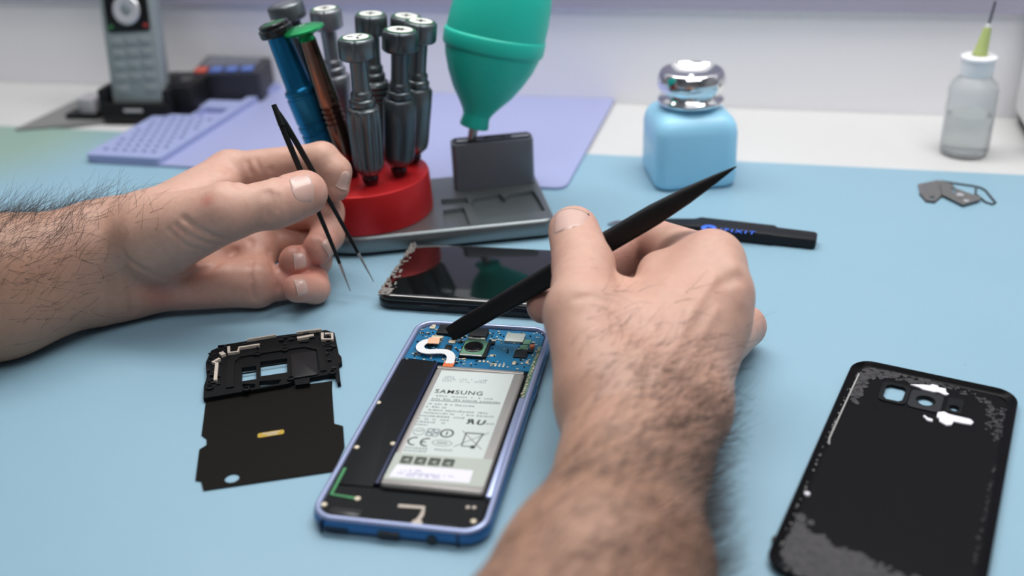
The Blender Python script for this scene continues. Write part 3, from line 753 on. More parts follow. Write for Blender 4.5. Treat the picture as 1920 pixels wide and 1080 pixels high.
# circuit board
board = [(-30.6, 40), (-30.4, 66), (-26, 70.8), (27, 70.8), (30.4, 66.5), (30.4, 36.2), (-5.6, 34.4), (-6, 37.6), (-20, 39.2)]
pcb = MB().prism(board, 4.5, 5.6).build('circuit_board', M_pcb, ph, 0)
def comp(name, m, cx, cy, w, l, z0, z1, r=.2, parent=ph, rot=0.0):
    mb = MB(); mb.rbox(0, 0, z0, z1, w, l, r, .12, 2, Matrix.Translation((cx, cy, 0)) @ Matrix.Rotation(rot, 4, 'Z'))
    return mb.build(name, m, parent)
cm = comp('camera_module', M_chip, .8, 49.9, 12.6, 13.4, 5.5, 7.2)
comp('camera_plate', M_pcbg, .3, 50.3, 10.8, 12, 7.1, 7.5, .5, cm)
MB().lathe([(4.5, 7.4), (4.5, 7.9), (4.1, 8.1), (3.4, 8.0), (2.0, 7.7), (.05, 7.6)], 32, Matrix.Translation((.1, 50.4, 0))).build('lens', M_blackgloss, cm)
comp('camera_edge', M_shield, .2, 43.6, 10.6, 1.0, 7.0, 7.55, .2, cm)
fc = comp('front_camera', M_chip, -.7, 63.4, 8.6, 7.4, 5.5, 8.0)
comp('connector', M_shield, -.7, 59.2, 8.4, 1.6, 5.5, 7.4); comp('connector_gap', M_chip, -.7, 59.2, 4.2, .6, 7.3, 7.6)
comp('connector', M_pcbg, -.6, 57.4, 8.6, 1.6, 5.5, 6.6)
comp('shield_can', M_shield, 17, 62.8, 9, 7.4, 5.5, 6.9)
comp('earpiece', M_chip, -16.8, 66.3, 9, 8.6, 5.5, 7.0)
comp('chip', M_pcbg, 23.4, 60.3, 3.2, 4.2, 5.5, 6.3); comp('chip', M_chip, 22.4, 49.8, 6.4, 6.6, 5.5, 6.2); comp('chip', M_pcbg, 22.6, 55.6, 3.6, 3.6, 5.5, 6.3)
comp('orange_chip', M_orange, 26.4, 56.4, 2.2, 2.2, 5.5, 6.8); comp('chip', M_chip, 26.2, 52.6, 2.6, 3.2, 5.5, 6.5)
comp('chip', M_chip, 7.6, 57.6, 1.6, 2.6, 5.5, 6.5); comp('chip', M_gold, 7.4, 59.6, 1.6, 1.4, 5.5, 6.3)
comp('connector', M_gold, -11.9, 56.1, 3.2, 2.4, 5.5, 6.4); comp('connector', M_gold, -24.8, 68.2, 2.6, 2.2, 5.5, 6.3)
comp('chip', M_chip, -12.3, 50.3, 3.2, 4.8, 5.5, 6.6)
for i in range(4): comp('test_pad', M_shield, 10.9 + 1.85 * i, 39.0, 1.0, 2.6, 5.55, 6.0)
for i in range(3): comp('test_pad', M_gold, 4.9 + 1.85 * i, 41.3, 1.1, 1.3, 5.55, 6.0)
comp('tan_sticker', M_gold, 9.6, 47.2, 2.8, 1.6, 5.55, 5.75)
comp('tan_sticker', M_gold, 20.8, 41.6, 1.6, 2.6, 5.55, 6.1); comp('tan_sticker', M_gold, 26.5, 43.2, 1.4, 2.4, 5.55, 6.1)
rr = random.Random(5); tiny = {0: MB(), 1: MB(), 2: MB()}
for i in range(300):
    x, y = rr.uniform(-29.5, 29.5), rr.uniform(37, 70)
    if 8 < x < 19 and 43 < y < 58 and rr.random() < .85: continue
    tiny[rr.choice((0, 0, 1, 2, 2))].rbox(x, y, 5.5, 5.9 + rr.random() * .3, rr.uniform(.5, 1.3), rr.uniform(.4, 1.0), .1, .05, 1)
for k, m in ((0, M_shield), (1, M_gold), (2, M_chip)): tiny[k].build('tiny_components', m, ph, 0)['kind'] = 'stuff'
# side flex strip with small parts
strip = MB().prism([(29.0, 14), (30.6, 14), (31, 36), (30.8, 58), (29.2, 58), (28.6, 36)], 4.6, 5.7).build('side_flex', M_pcbg, ph, 0)
tp = MB()
for i in range(26): tp.rbox(29.8 + rr.uniform(-.6, .6), 15 + i * 1.6, 5.5, 6.2 + rr.random() * .6, rr.uniform(.5, 1.2), rr.uniform(.5, 1.4), .1, .05, 1)
tp.build('tiny_components', M_gold, ph, 0)['kind'] = 'stuff'
# battery with its printed label
ba = MB(); ba.loft([[(x + 7.4, y - 9.6, z) for x, y in rrect(40.2 - 2 * i, 84.4 - 2 * i, 1.6 - min(i, 1), 3)] for i, z in ((.6, 4.4), (0, 4.9), (0, 6.4), (.5, 7.0), (1.3, 7.2))])
ba = ba.build('battery', M_pouch, ph, 50)
MB().rbox(7.4, 31.6, 7.1, 7.5, 39.6, 2.0, .4, .2).build('seam', M_pouch, ba)
MB().rbox(7.4, -50.2, 7.0, 7.4, 39.2, 2.0, .4, .2).build('seam', M_pouch, ba)
MB().prism([(-10, -48.2), (23, -47.4), (23.2, 30.2), (-9.8, 29.2)], 7.15, 7.28).build('label_sheet', M_label, ba, 0)
MB().prism([(-12.2, -49), (27, -48.2), (27, -31.4), (-12.2, -32.4)], 7.2, 7.32).build('clear_tape', M_tape, ba, 0)
MB().prism([(-10.4, -47.6), (21.2, -46.9), (20.9, -39.2), (-9.4, -39.8)], 7.3, 7.42).build('white_sticker', M_sticker, ba, 0)
ZL = 7.24
text('SAMSUNG', 'lettering', M_inkd, ba, 2.3, 12.7, ZL + .02, 4.1, .12, .012, yaw=.035, sx=1.04, space=1.14)
def dashes(name, m, rows, h, dens=.8, wr=(.5, 1.5), seed=1, z=ZL):
    r_ = random.Random(seed); mb = MB()
    for x0, x1, y in rows:
        x = x0
        while x < x1:
            w = r_.uniform(*wr)
            if r_.random() < dens:
                hh = h * r_.uniform(.6, 1)
                s = .03 * (x - 5)
                mb.prism([(x, y + s), (x + w * .8, y + s), (x + w * .8, y + s + hh), (x, y + s + hh)], z, z + .08)
            x += w + .22
    o = mb.build(name, m, ba, 0); o['kind'] = 'stuff'; return o
dashes('fine_print', M_fine, [(-7.6, 18, 8.9), (-8.2, 21.5, 6.6), (-8.8, 12, 2.7), (-9, -1, .4), (-9.4, 18, -1.8), (-9.6, 21, -4.0), (-9.8, 9, -6.3), (-10, 4, -8.5), (-10, 2, -10.6), (-10, -2, -12.6), (-9.4, 10, -28.6), (-9.6, 0, -30.4)], 1.15, .82, (.45, 1.3))
dashes('stamped_code', M_fine2, [(-7.5, -3, 22.5), (-7, -3, 24), (-7.3, -3, 20.8), (-2.2, -1.6, 22), (0, 2.6, 22.6), (.6, 3.4, 20.8), (4.2, 4.9, 20.6), (5.2, 6, 22.8), (7, 12, 21.0), (8, 12, 22.6), (11.4, 12.2, 22.8)], 1.5, .85, (.4, 1.1), 4)
dashes('sticker_print', M_violetink, [(-7.6, -5, -43.2), (-7.7, -5.2, -44.8), (-3.6, 1, -42.8), (-3.8, 14, -44.6), (-4, 9, -46)], 1.0, .85, (.4, 1.2), 8, 7.38)
MB().prism(band([(-8.4, 5.3), (21.6, 6.6)], .55), ZL, ZL + .08).build('rule', M_fine, ba, 0)
# approval marks
text('R', 'approval_mark', M_inkd, ba, 12.7, -7.8, ZL, 4.6, .12, .045, mirror=True, sx=1.2, shear=.25)
text('U', 'approval_mark', M_inkd, ba, 16.5, -7.9, ZL, 4.6, .12, .045, sx=1.1, shear=.15)
dashes('mark_print', M_fine, [(19, 22, -9.2)], 1.2, .9, (.4, .9), 6)
def ring(cx, cy, r, w, n=28): return circ(cx, cy, r, n), [circ(cx, cy, r - w, n)]
mk = MB(); mk.prism(*ring(-7.0, -17.4, 2.5, .35)[:1], ZL, ZL + .08, ring(-7.0, -17.4, 2.5, .35)[1]); mk.prism(band([(-8.4, -17.2), (-5.4, -16.6)], .5), ZL, ZL + .08)
mk.build('round_mark', M_fine, ba, 0)
mk = MB()
sq = shift(rrect(5.4, 5.2, .8), -1.2, -17.2)
mk.prism(sq, ZL, ZL + .08, [shift(rrect(1.5, 1.4, .3), -1.2 + dx, -17.2 + dy) for dx in (-1.3, 1.3) for dy in (-1.3, 1.3)] + [shift(rrect(.9, .9, .2), -1.2, -17.2)])
mk.build('square_mark', M_fine, ba, 0)
mk = MB(); mk.prism(circ(4.7, -17.0, 2.9, 28), ZL, ZL + .08, [circ(4.7, -17.0, 2.15, 28)]); mk.prism(rect(4.4, -18.2, 5.0, -15.8), ZL, ZL + .08); mk.build('round_mark', M_inkd, ba, 0)
def arc(cx, cy, r, a0, a1, n=14): return [(cx + r * math.cos(math.radians(a0 + (a1 - a0) * i / n)), cy + r * math.sin(math.radians(a0 + (a1 - a0) * i / n))) for i in range(n + 1)]
mk = MB()
for cx in (-7.0, -1.8): mk.prism(band(arc(cx, -24, 2.5, 75, 285), .75), ZL, ZL + .08)
mk.prism(rect(-4.1, -24.3, -2.2, -23.7), ZL, ZL + .08); mk.build('conformity_mark', M_inkd, ba, 0)
mk = MB(); el = [(4.4 + 4.2 * math.cos(a), -23.6 + 2.0 * math.sin(a)) for a in (2 * math.pi * i / 32 for i in range(32))]
el2 = [(4.4 + 3.8 * math.cos(a), -23.6 + 1.65 * math.sin(a)) for a in (2 * math.pi * i / 32 for i in range(32))]
mk.prism(el, ZL, ZL + .08, [el2]); mk.prism(rect(2.2, -24, 6.6, -23.2), ZL, ZL + .08); mk.build('oval_mark', M_fine, ba, 0)
mk = MB()
for a_, b_, w_ in (((12.3, -15.6), (19.8, -15.4), .7), ((12.4, -15.6), (12.6, -24.4), .5), ((19.4, -15.4), (17.9, -24.2), .5), ((12.6, -24.5), (17.9, -24.3), .5), ((10.6, -14.4), (21, -25.6), .25), ((21.6, -14.2), (9.6, -25.4), .25)):
    mk.prism(band([a_, b_], w_), ZL, ZL + .08)
mk.prism(circ(17.2, -24.6, 1.1, 14), ZL, ZL + .08); mk.build('waste_bin_mark', M_inkd, ba, 0)
M_tapeink = mat('olive_print', (0.05, 0.065, 0.048, 1), 0.5)
for i in range(4):
    mk = MB(); cx = -6.6 + 5.6 * i
    mk.prism(shift(rrect(4.6, 4.8, .6), cx, -36.3 + .15 * i), 7.3, 7.4, [[(cx - 1.4, -37.0), (cx + .4, -36.6), (cx + 1.2, -35.2), (cx - .2, -35.6)], [(cx + .3, -38.0), (cx + 1.5, -37.6), (cx + 1.4, -37.1), (cx + .2, -37.4)]])
    mk.build('pictogram', M_tapeink, ba, 0)
# battery flex and its connector
fx = [(-21.6, 53.0), (-24.0, 52.0), (-25.4, 48.4), (-24.0, 44.6), (-20.6, 43.2), (-17, 44.0), (-13, 44.6), (-10.2, 43.6), (-8.4, 41), (-7.8, 38), (-7.6, 34.6)]
def smooth(P, it=2):
    for _ in range(it):
        Q = [P[0]]
        for i in range(len(P) - 1):
            a, b = P[i], P[i + 1]
            Q += [tuple(a[k] * .75 + b[k] * .25 for k in range(len(a))), tuple(a[k] * .25 + b[k] * .75 for k in range(len(a)))]
        P = Q + [P[-1]]
    return P
MB().prism(band(smooth(fx), 3.9), 7.5, 7.8).build('battery_flex', M_flex, ph, 0)
MB().prism([(-22.4, 50.4), (-16.8, 50.6), (-17.6, 56.2), (-23.0, 55.6)], 7.55, 7.95).build('flex_connector', M_copper, ph, 0)
MB().prism([(-10.2, 36.6), (-5.4, 36.8), (-5.4, 32.0), (-10.2, 31.8)], 7.3, 7.7).build('flex_root', M_orange, ph, 0)
comp('connector', M_gold, -19.5, 57.6, 5.4, 2.0, 5.5, 7.6)
# bottom edge fittings
def edge(name, m, x0, x1, z0, z1, y=-74.6): return MB().rbox((x0 + x1) / 2, y, z0, z1, x1 - x0, 1.0, .3, .15).build(name, m, ph)
edge('charging_port', M_blackgloss, -6.4, 1.8, 1.8, 4.4)
mb = MB(); mb.lathe([(1.9, 0), (1.9, .8), (.05, .8)], 20, Matrix.Translation((13.8, -74.1, 3)) @ Matrix.Rotation(math.pi / 2, 4, 'X')); mb.build('audio_jack', M_blackgloss, ph)
for i in range(7): edge('speaker_hole', M_blackgloss, -26.2 + i * 1.25, -25.4 + i * 1.25, 2.4, 3.9)
for x in (-28.6, 22.9): edge('antenna_gap', M_dkblue, x, x + .9, .8, 6.6, -74.2)
MB().rbox(33.9, 22, 2.6, 4.6, .8, 10, .4, .2).build('power_key', M_bluef, ph)

# ------------------------------------------------------------------ black inner bracket with antenna coil sheet
br = thing('antenna_bracket', 'black phone bracket with cut-out windows and pale traces left of the opened phone', 'phone part', (-110, 370, 0), math.radians(11.5))
sheet = [(-26, 18.2), (30, 16.2), (29.4, 10), (28.6, -18.2), (32.1, -21.0), (31.6, -36), (26.0, -51.2), (-24.4, -49.4), (-25.6, -43), (-27.8, -41.9), (-27.2, -21), (-24.4, -18.8), (-24.6, -14), (-26.8, -10.8)]
hole = circ(-13.5, -44.6, 2.9, 20)
M_sheet = mat('black_coil_sheet', (0.0045, 0.004, 0.003, 1), 0.55, bump=.05, bscale=400, spec=.11)
MB().prism(sheet, .15, .6, [hole]).build('coil_sheet', M_sheet, br, 0)
frame_o = [(-26.8, 15), (-27, 25), (-26, 33), (-27, 46), (-25, 57), (-19, 61), (8, 62.2), (30, 61), (34, 57), (34.6, 36), (35.6, 33), (35.4, 28), (33.8, 27), (33.6, 10.8), (32.2, 10.8), (31.6, 18), (28, 19), (20.2, 18.6), (19.8, 14), (13.6, 14.2), (13.2, 18), (10.4, 16.4)]
wins = [[(-10.3, 24.6), (-3.7, 24.6), (-3.7, 36.4), (-10.3, 36.8)], [(-1.9, 26.4), (10.3, 26.4), (10.6, 39.2), (-1.9, 39.6)], [(-9.8, 17.8), (-4.3, 17.4), (-4.2, 20.4), (-9.8, 22.4)], [(-2.6, 17.6), (6.2, 17.6), (7.6, 20.8), (-2.2, 22.4)]]
MB().prism(frame_o, .5, 2.6, wins).build('bracket_frame', M_mid, br, 0)
for y in (33,): MB().rbox(-7, y, 1.2, 1.8, 6.8, .7, .1, .1).build('crossbar', M_mid, br)
MB().rbox(4.3, 36.4, 1.4, 2.2, 12.6, .7, .1, .1).build('crossbar', M_mid, br)
arch = [(-17, 20), (-17, 44), (-13, 49), (4, 50), (20, 49.5), (27, 44), (28, 22), (25.4, 22), (24.6, 42), (19, 46.4), (-11, 46), (-13.6, 42), (-13.6, 20)]
MB().prism(arch[::-1], 2.5, 3.3).build('raised_arch', M_graph, br, 0)
MB().rbox(18.2, 30.4, 2.5, 3.4, 12, 22, 1.6, .3).build('cover_plate', M_chip, br)
ribs = MB(); rr = random.Random(9)
for i in range(70):
    if rr.random() < .5: x, y = rr.uniform(-24, 32), rr.uniform(51, 60)
    else: x, y = rr.choice((rr.uniform(29, 33.5), rr.uniform(-25.5, -19))), rr.uniform(22, 55)
    ribs.rbox(x, y, 2.5, 3.0 + rr.random() * .9, rr.uniform(.6, 3), rr.uniform(.5, 1.8), .2, .1, 1)
ribs.build('small_ribs', M_chip, br, 0)['kind'] = 'stuff'
for pts, w in (([(-16.5, 56.4), (-16.3, 50.4), (-12.0, 50.2), (-11.6, 54), (-1.9, 54.2)], 1.3), ([(-20.4, 46.4), (-23.4, 43.8), (-21.6, 42.2), (-21.8, 27)], 1.5), ([(28.2, 56.6), (27.9, 50.4), (32.6, 48.8), (32.8, 54.6), (29.4, 55.4)], 1.4), ([(16, 55), (24, 55.6)], 1.8), ([(-20, 52), (-18.6, 49)], 2.2), ([(-8, 60.6), (6, 61.4)], .9), ([(16, 61), (28, 60.4)], .9)):
    MB().prism(band(pts, w), 2.6, 3.95).build('antenna_trace', M_tan, br, 0)
for x, y in ((-3.1, 46.4), (9.9, 46.6), (-24.2, 22.4), (30.6, 19.4), (11.8, 19.6), (-8, 16.4), (30.4, 47)):
    MB().lathe([(1.0, 2.4), (1.8, 2.5), (1.8, 3.6), (1.1, 3.7), (.9, 3.0), (.05, 3.0)], 16, Matrix.Translation((x, y, 0))).build('screw_boss', M_silver if False else M_graph, br)
M_yel = mat('yellow_sticker', (0.44, 0.29, 0.03, 1), 0.45)
yl = MB().prism(shift(rrect(11, 3.3, .9), 2.0, -18.2), .58, .72).build('yellow_sticker', M_yel, br, 0)
ypm = MB(); rr = random.Random(2)
for x0, x1, y in ((-1.4, 5.6, -17.9), (.4, 4, -19.2)):
    x = x0
    while x < x1: w = rr.uniform(.3, .8); ypm.prism(rect(x, y, x + w, y + .7), .7, .78); x += w + .2
ypm.build('tiny_print', M_print, yl, 0)['kind'] = 'stuff'

# ------------------------------------------------------------------ back cover, inside up
bc = thing('back_cover', 'black phone back cover lying inside up with camera cut-outs and torn adhesive', 'phone part', (145.7, 305.8, 0), -0.5151)
M_cov = mat('black_cover_inside', (0.0035, 0.0035, 0.0042, 1), 0.3, vary=.1, vscale=40, spec=.09)
M_foam = mat('white_foam_pad', (0.76, 0.74, 0.80, 1), 0.6)
M_scuff = mat('torn_adhesive', (0.034, 0.032, 0.035, 1), 0.6, vary=.85, vscale=420, bump=.5, bscale=700)
CW, CL = 67.6, 147.6
hs_ = [(-17.2, 58.6), (-15.4, 60.4), (-10.4, 60.4), (-9.0, 58.8), (-9.2, 50), (-10.4, 48.4), (-15.4, 48.2), (-17.0, 50)]
hL, hF = circ(-.4, 53.6, 3.1, 24), circ(10.9, 53.0, 1.7, 18)
MB().prism(rrect(CW - 8, CL - 6, 7, 8), .5, 1.3, [hs_, hL, hF]).build('panel', M_cov, bc, 0)
def cl(i, j, z, r=9): return [(x, y, z) for x, y in rrect(CW - 2 * i, CL - 2 * j, max(r - i, 1), 8)]
MB().loft([cl(4.2, 3.2, .5), cl(2.2, 1.6, .9), cl(.6, .5, 2.0), cl(0, 0, 3.0), cl(.3, .25, 3.3), cl(1.0, .8, 2.9), cl(2.4, 1.8, 1.8), cl(4.2, 3.2, 1.3)], False, False).build('curved_edge', M_cov, bc, 60)
MB().prism(shift(rrect(11.5, 15.4, 2.6), -13.1, 54.3), 1.25, 1.75, [hs_]).build('sensor_surround', M_graph, bc, 0)
MB().prism(shift(rrect(13, 14, 2.2), -.4, 53.6), 1.25, 1.7, [circ(-.4, 53.6, 3.9, 24)]).build('lens_surround', M_blackgloss, bc, 0)
MB().prism(shift(rrect(6, 11.5, 1), 10.9, 55), 1.25, 1.6, [circ(10.9, 53, 2.2, 18)]).build('flash_surround', M_graph, bc, 0)
for pts in ([(-8.2, 63.4), (-3.4, 65.4), (-.6, 66), (.2, 67.4), (2.4, 67.2), (3, 66), (5.8, 66.2), (6.4, 63.4), (7.6, 62.4), (6.4, 61.0), (3.2, 62.2), (1.6, 61.4), (-2.8, 61.6), (-4.4, 62.6)],
            [(5.4, 46.6), (7.6, 48.0), (9.8, 47.0), (17.8, 46.8), (19.2, 45.2), (18.6, 43.0), (16, 42.6), (12, 42.4), (11.6, 39.6), (9.8, 38.4), (6.8, 40.2), (6.6, 42), (5.4, 43)],
            [(.8, 42.2), (2.2, 40.8), (4.2, 40.6), (4.4, 38.8), (2.4, 38.8), (1.4, 40.2), (.4, 41.2)]):
    MB().prism(pts[::-1], 1.28, 2.0).build('foam_pad', M_foam, bc, 0)
def ragged(name, path, w, n, seed, m=M_scuff, z=1.29):
    r_ = random.Random(seed); P = [Vector(p) for p in path]; mb = MB()
    seg = []
    for i in range(n):
        t = r_.random() * (len(P) - 1); k = int(t); q = P[k].lerp(P[k + 1], t - k)
        c = q + Vector((r_.gauss(0, w * .35), r_.gauss(0, w * .35))); ns = r_.randint(5, 7); r0 = r_.uniform(.5, 1.6) * w / 4
        a0 = r_.random() * 6
        hz = r_.uniform(.04, .3)
        mb.prism([(c.x + r0 * r_.uniform(.5, 1.3) * math.cos(a0 + 2 * math.pi * k2 / ns), c.y + r0 * r_.uniform(.5, 1.3) * math.sin(a0 + 2 * math.pi * k2 / ns)) for k2 in range(ns)], z - .1, z + hz)
    o = mb.build(name, m, bc, 0); o['kind'] = 'stuff'; return o
ragged('torn_adhesive', [(-27.6, 41), (-28, 60), (-26, 66.5), (-16, 69), (4, 69.2)], 4.2, 260, 3)
ragged('torn_adhesive', [(4, 69.2), (16, 67), (24, 63), (25.4, 52), (25, 44)], 2.6, 80, 4)
ragged('torn_adhesive', [(28.6, 62), (29, 36)], 2.2, 60, 5)
ragged('torn_adhesive', [(-29, -48), (-20, -56), (-5, -59), (14, -62), (26, -64)], 8, 420, 6)
ragged('torn_adhesive', [(-29, -56), (-22, -66), (0, -68)], 7, 300, 7)
ragged('torn_adhesive', [(30, 20), (29.4, -40)], 1.4, 70, 9)
M_line = mat('pale_edge_glue', (0.35, 0.35, 0.34, 1), .5)
MB().prism(band([(-29.6, 63), (-30.0, 40), (-30.4, 10), (-29.6, 6)], .6), 1.6, 2.0).build('glue_line', M_line, bc, 0)
MB().lathe([(1.1, 1.4), (1.0, 2.4), (.05, 2.6)], 12, Matrix.Translation((-29.8, -28.2, 0))).build('glue_bead', M_foam, bc)
ragged('glue_crumbs', [(-31, 50), (-31.4, -60)], 1.0, 40, 12, M_line, 1.9)

# ------------------------------------------------------------------ hands: one continuous surface each
class Field:
    """signed distance field in mm, meshed with surface nets"""
    def __init__(self, lo, hi, h):
        self.h = h; self.lo = np.array(lo, float)
        n = np.ceil((np.array(hi) - self.lo) / h).astype(int) + 1
        self.ax = [self.lo[i] + h * np.arange(n[i]) for i in range(3)]
        self.F = np.full(n, 30.0, np.float32)
    def sub(self, lo, hi):
        sl = []
        for i in range(3):
            a = int(max(0, np.floor((lo[i] - self.lo[i]) / self.h))); b = int(min(len(self.ax[i]), np.ceil((hi[i] - self.lo[i]) / self.h) + 1))
            sl.append(slice(a, max(a, b)))
        X = np.meshgrid(*[self.ax[i][sl[i]].astype(np.float32) for i in range(3)], indexing='ij')
        return tuple(sl), X
    @staticmethod
    def smin(a, b, k):
        h = np.maximum(k - np.abs(a - b), 0) / k
        return np.minimum(a, b) - h * h * k * .25
    @staticmethod
    def cone(X, a, b, ra, rb, flat=None):
        a = np.array(a, np.float32); b = np.array(b, np.float32); ab = b - a
        P = [X[i] - a[i] for i in range(3)]
        t = np.clip((P[0] * ab[0] + P[1] * ab[1] + P[2] * ab[2]) / max(float(ab @ ab), 1e-6), 0, 1)
        Q = [P[i] - ab[i] * t for i in range(3)]
        if flat is not None:
            n, s = flat; n = np.array(n, np.float32); n /= np.linalg.norm(n)
            d = Q[0] * n[0] + Q[1] * n[1] + Q[2] * n[2]
            Q = [Q[i] + n[i] * d * (s - 1) for i in range(3)]
        return np.sqrt(Q[0] ** 2 + Q[1] ** 2 + Q[2] ** 2) - (ra + (rb - ra) * t)
    def group(self, prims, k_in, k_out):
        """prims: (a, b, ra, rb[, flat]); joined with k_in among themselves and k_out with the body"""
        pts = np.array([p[i] for p in prims for i in (0, 1)]); R = max(max(p[2], p[3]) for p in prims) + max(k_in, k_out) + 4
        sl, X = self.sub(pts.min(0) - R, pts.max(0) + R)
        g = None
        for p in prims:
            d = self.cone(X, *p)
            g = d if g is None else self.smin(g, d, k_in)
        self.F[sl] = self.smin(self.F[sl], g, k_out)
    def crease(self, pts, depth, w):
        pts = [np.array(p, float) for p in pts]; A = np.array(pts)
        sl, X = self.sub(A.min(0) - 4 * w, A.max(0) + 4 * w)
        d = None
        for a, b in zip(pts[:-1], pts[1:]):
            q = self.cone(X, a, b, 0, 0); d = q if d is None else np.minimum(d, q)
        self.F[sl] += depth * np.exp(-(d / w) ** 2)
    def floor(self, z0):
        X = self.ax[2].astype(np.float32)
        self.F = np.maximum(self.F, (z0 - X)[None, None, :])
    def grad_project(self, V, it=3):
        for _ in range(it):
            f = self.sample(V); g = np.stack([self.sample(V + np.eye(3)[i] * .5) - self.sample(V - np.eye(3)[i] * .5) for i in range(3)], -1)
            V = V - g * (f / np.maximum((g * g).sum(-1), .2))[:, None].clip(-.5, .5)
        return V
    def sample(self, V):
        u = (V - self.lo) / self.h; n = np.array(self.F.shape)
        u = np.clip(u, 0, n - 1.001); i = u.astype(int); f = u - i; r = 0
        for c in range(8):
            o = np.array([(c >> k) & 1 for k in range(3)]); w = np.prod(np.where(o, f, 1 - f), -1)
            j = i + o; r = r + w * self.F[j[:, 0], j[:, 1], j[:, 2]]
        return r
    def mesh(self):
        F = self.F; s = F < 0; n = np.array(F.shape) - 1
        cs = [s[(c & 1):n[0] + (c & 1), (c >> 1 & 1):n[1] + (c >> 1 & 1), (c >> 2 & 1):n[2] + (c >> 2 & 1)] for c in range(8)]
        cnt = sum(c.astype(np.int8) for c in cs); mask = (cnt > 0) & (cnt < 8)
        cells = np.argwhere(mask); idx = np.full(mask.shape, -1, np.int64); idx[mask] = np.arange(len(cells))
        val = np.stack([F[cells[:, 0] + (c & 1), cells[:, 1] + (c >> 1 & 1), cells[:, 2] + (c >> 2 & 1)] for c in range(8)], -1)
        acc = np.zeros((len(cells), 3)); num = np.zeros(len(cells))
        for a in range(8):
            for k in range(3):
                b = a | (1 << k)
                if b == a: continue
                fa, fb = val[:, a], val[:, b]; x = (fa < 0) != (fb < 0)
                t = np.where(x, fa / np.where(x, fa - fb, 1), 0)
                p = np.array([(a >> q) & 1 for q in range(3)], float)[None] + np.eye(3)[k][None] * t[:, None]
                acc += p * x[:, None]; num += x
        V = (cells + acc / num[:, None]) * self.h + self.lo
        faces = []
        for k in range(3):
            i, j = [(1, 2), (2, 0), (0, 1)][k]
            e = np.eye(3, dtype=int)
            a = s[tuple(slice(0, -1) if q == k else slice(None) for q in range(3))]
            b = s[tuple(slice(1, None) if q == k else slice(None) for q in range(3))]
            for flip, m in ((False, a & ~b), (True, ~a & b)):
                E = np.argwhere(m); E = E[(E[:, i] > 0) & (E[:, j] > 0) & (E[:, i] < n[i]) & (E[:, j] < n[j])]
                q = np.stack([idx[tuple((E - da * e[i] - db * e[j]).T)] for da, db in ((1, 1), (0, 1), (0, 0), (1, 0))], -1)
                faces.append(q[:, ::-1] if flip else q)
        Fc = np.concatenate(faces); Fc = Fc[(Fc >= 0).all(1)]
        V = self.grad_project(V)
        return V, Fc

def skin_material(name, c_base, c_red):
    m = bpy.data.materials.new(name); m.use_nodes = True
    nt = m.node_tree; b = nt.nodes['Principled BSDF']; N = nt.nodes.new; Lk = nt.links.new
    b.inputs['Roughness'].default_value = .47; b.inputs['Specular IOR Level'].default_value = .42
    b.inputs['Subsurface Weight'].default_value = .22
    b.inputs['Subsurface Radius'].default_value = (1.0, .35, .18); b.inputs['Subsurface Scale'].default_value = .004
    tc = N('ShaderNodeTexCoord'); at_ = N('ShaderNodeAttribute'); at_.attribute_name = 'flush'
    n1 = N('ShaderNodeTexNoise'); n1.inputs['Scale'].default_value = 55; n1.inputs['Detail'].default_value = 6
    n2 = N('ShaderNodeTexNoise'); n2.inputs['Scale'].default_value = 330; n2.inputs['Detail'].default_value = 3
    for n in (n1, n2): Lk(tc.outputs['Object'], n.inputs['Vector'])
    mx = N('ShaderNodeMix'); mx.data_type = 'RGBA'
    mx.inputs[6].default_value = c_base; mx.inputs[7].default_value = c_red
    ad = N('ShaderNodeMath'); ad.operation = 'MULTIPLY_ADD'; ad.inputs[1].default_value = .55; ad.inputs[2].default_value = -.22; ad.use_clamp = False
    Lk(n1.outputs['Fac'], ad.inputs[0])
    sm_ = N('ShaderNodeMath'); sm_.operation = 'ADD'; sm_.use_clamp = True
    Lk(ad.outputs[0], sm_.inputs[0]); Lk(at_.outputs['Fac'], sm_.inputs[1]); Lk(sm_.outputs[0], mx.inputs[0])
    ta = N('ShaderNodeAttribute'); ta.attribute_name = 'tan'
    mt = N('ShaderNodeMix'); mt.data_type = 'RGBA'; mt.inputs[7].default_value = (0.36, 0.195, 0.125, 1)
    Lk(ta.outputs['Fac'], mt.inputs[0]); Lk(mx.outputs[2], mt.inputs[6])
    mx2 = N('ShaderNodeMix'); mx2.data_type = 'RGBA'; mx2.blend_type = 'MULTIPLY'; mx2.inputs[0].default_value = .22
    cr_ = N('ShaderNodeValToRGB'); cr_.color_ramp.elements[0].position = .3; cr_.color_ramp.elements[0].color = (.72, .66, .62, 1); cr_.color_ramp.elements[1].position = .62
    Lk(n2.outputs['Fac'], cr_.inputs[0]); Lk(mt.outputs[2], mx2.inputs[6]); Lk(cr_.outputs[0], mx2.inputs[7]); Lk(mx2.outputs[2], b.inputs['Base Color'])
    v = N('ShaderNodeTexVoronoi'); v.feature = 'DISTANCE_TO_EDGE'; v.inputs['Scale'].default_value = 900
    n3 = N('ShaderNodeTexNoise'); n3.inputs['Scale'].default_value = 160; n3.inputs['Detail'].default_value = 5
    for n in (v, n3): Lk(tc.outputs['Object'], n.inputs['Vector'])
    b1 = N('ShaderNodeBump'); b1.inputs['Strength'].default_value = .18; b1.inputs['Distance'].default_value = .0003
    b2 = N('ShaderNodeBump'); b2.inputs['Strength'].default_value = .16; b2.inputs['Distance'].default_value = .0012
    Lk(v.outputs['Distance'], b1.inputs['Height']); Lk(n3.outputs['Fac'], b2.inputs['Height']); Lk(b2.outputs['Normal'], b1.inputs['Normal']); Lk(b1.outputs['Normal'], b.inputs['Normal'])
    return m
M_skin = skin_material('skin', (0.585, 0.355, 0.275, 1), (0.56, 0.235, 0.185, 1))
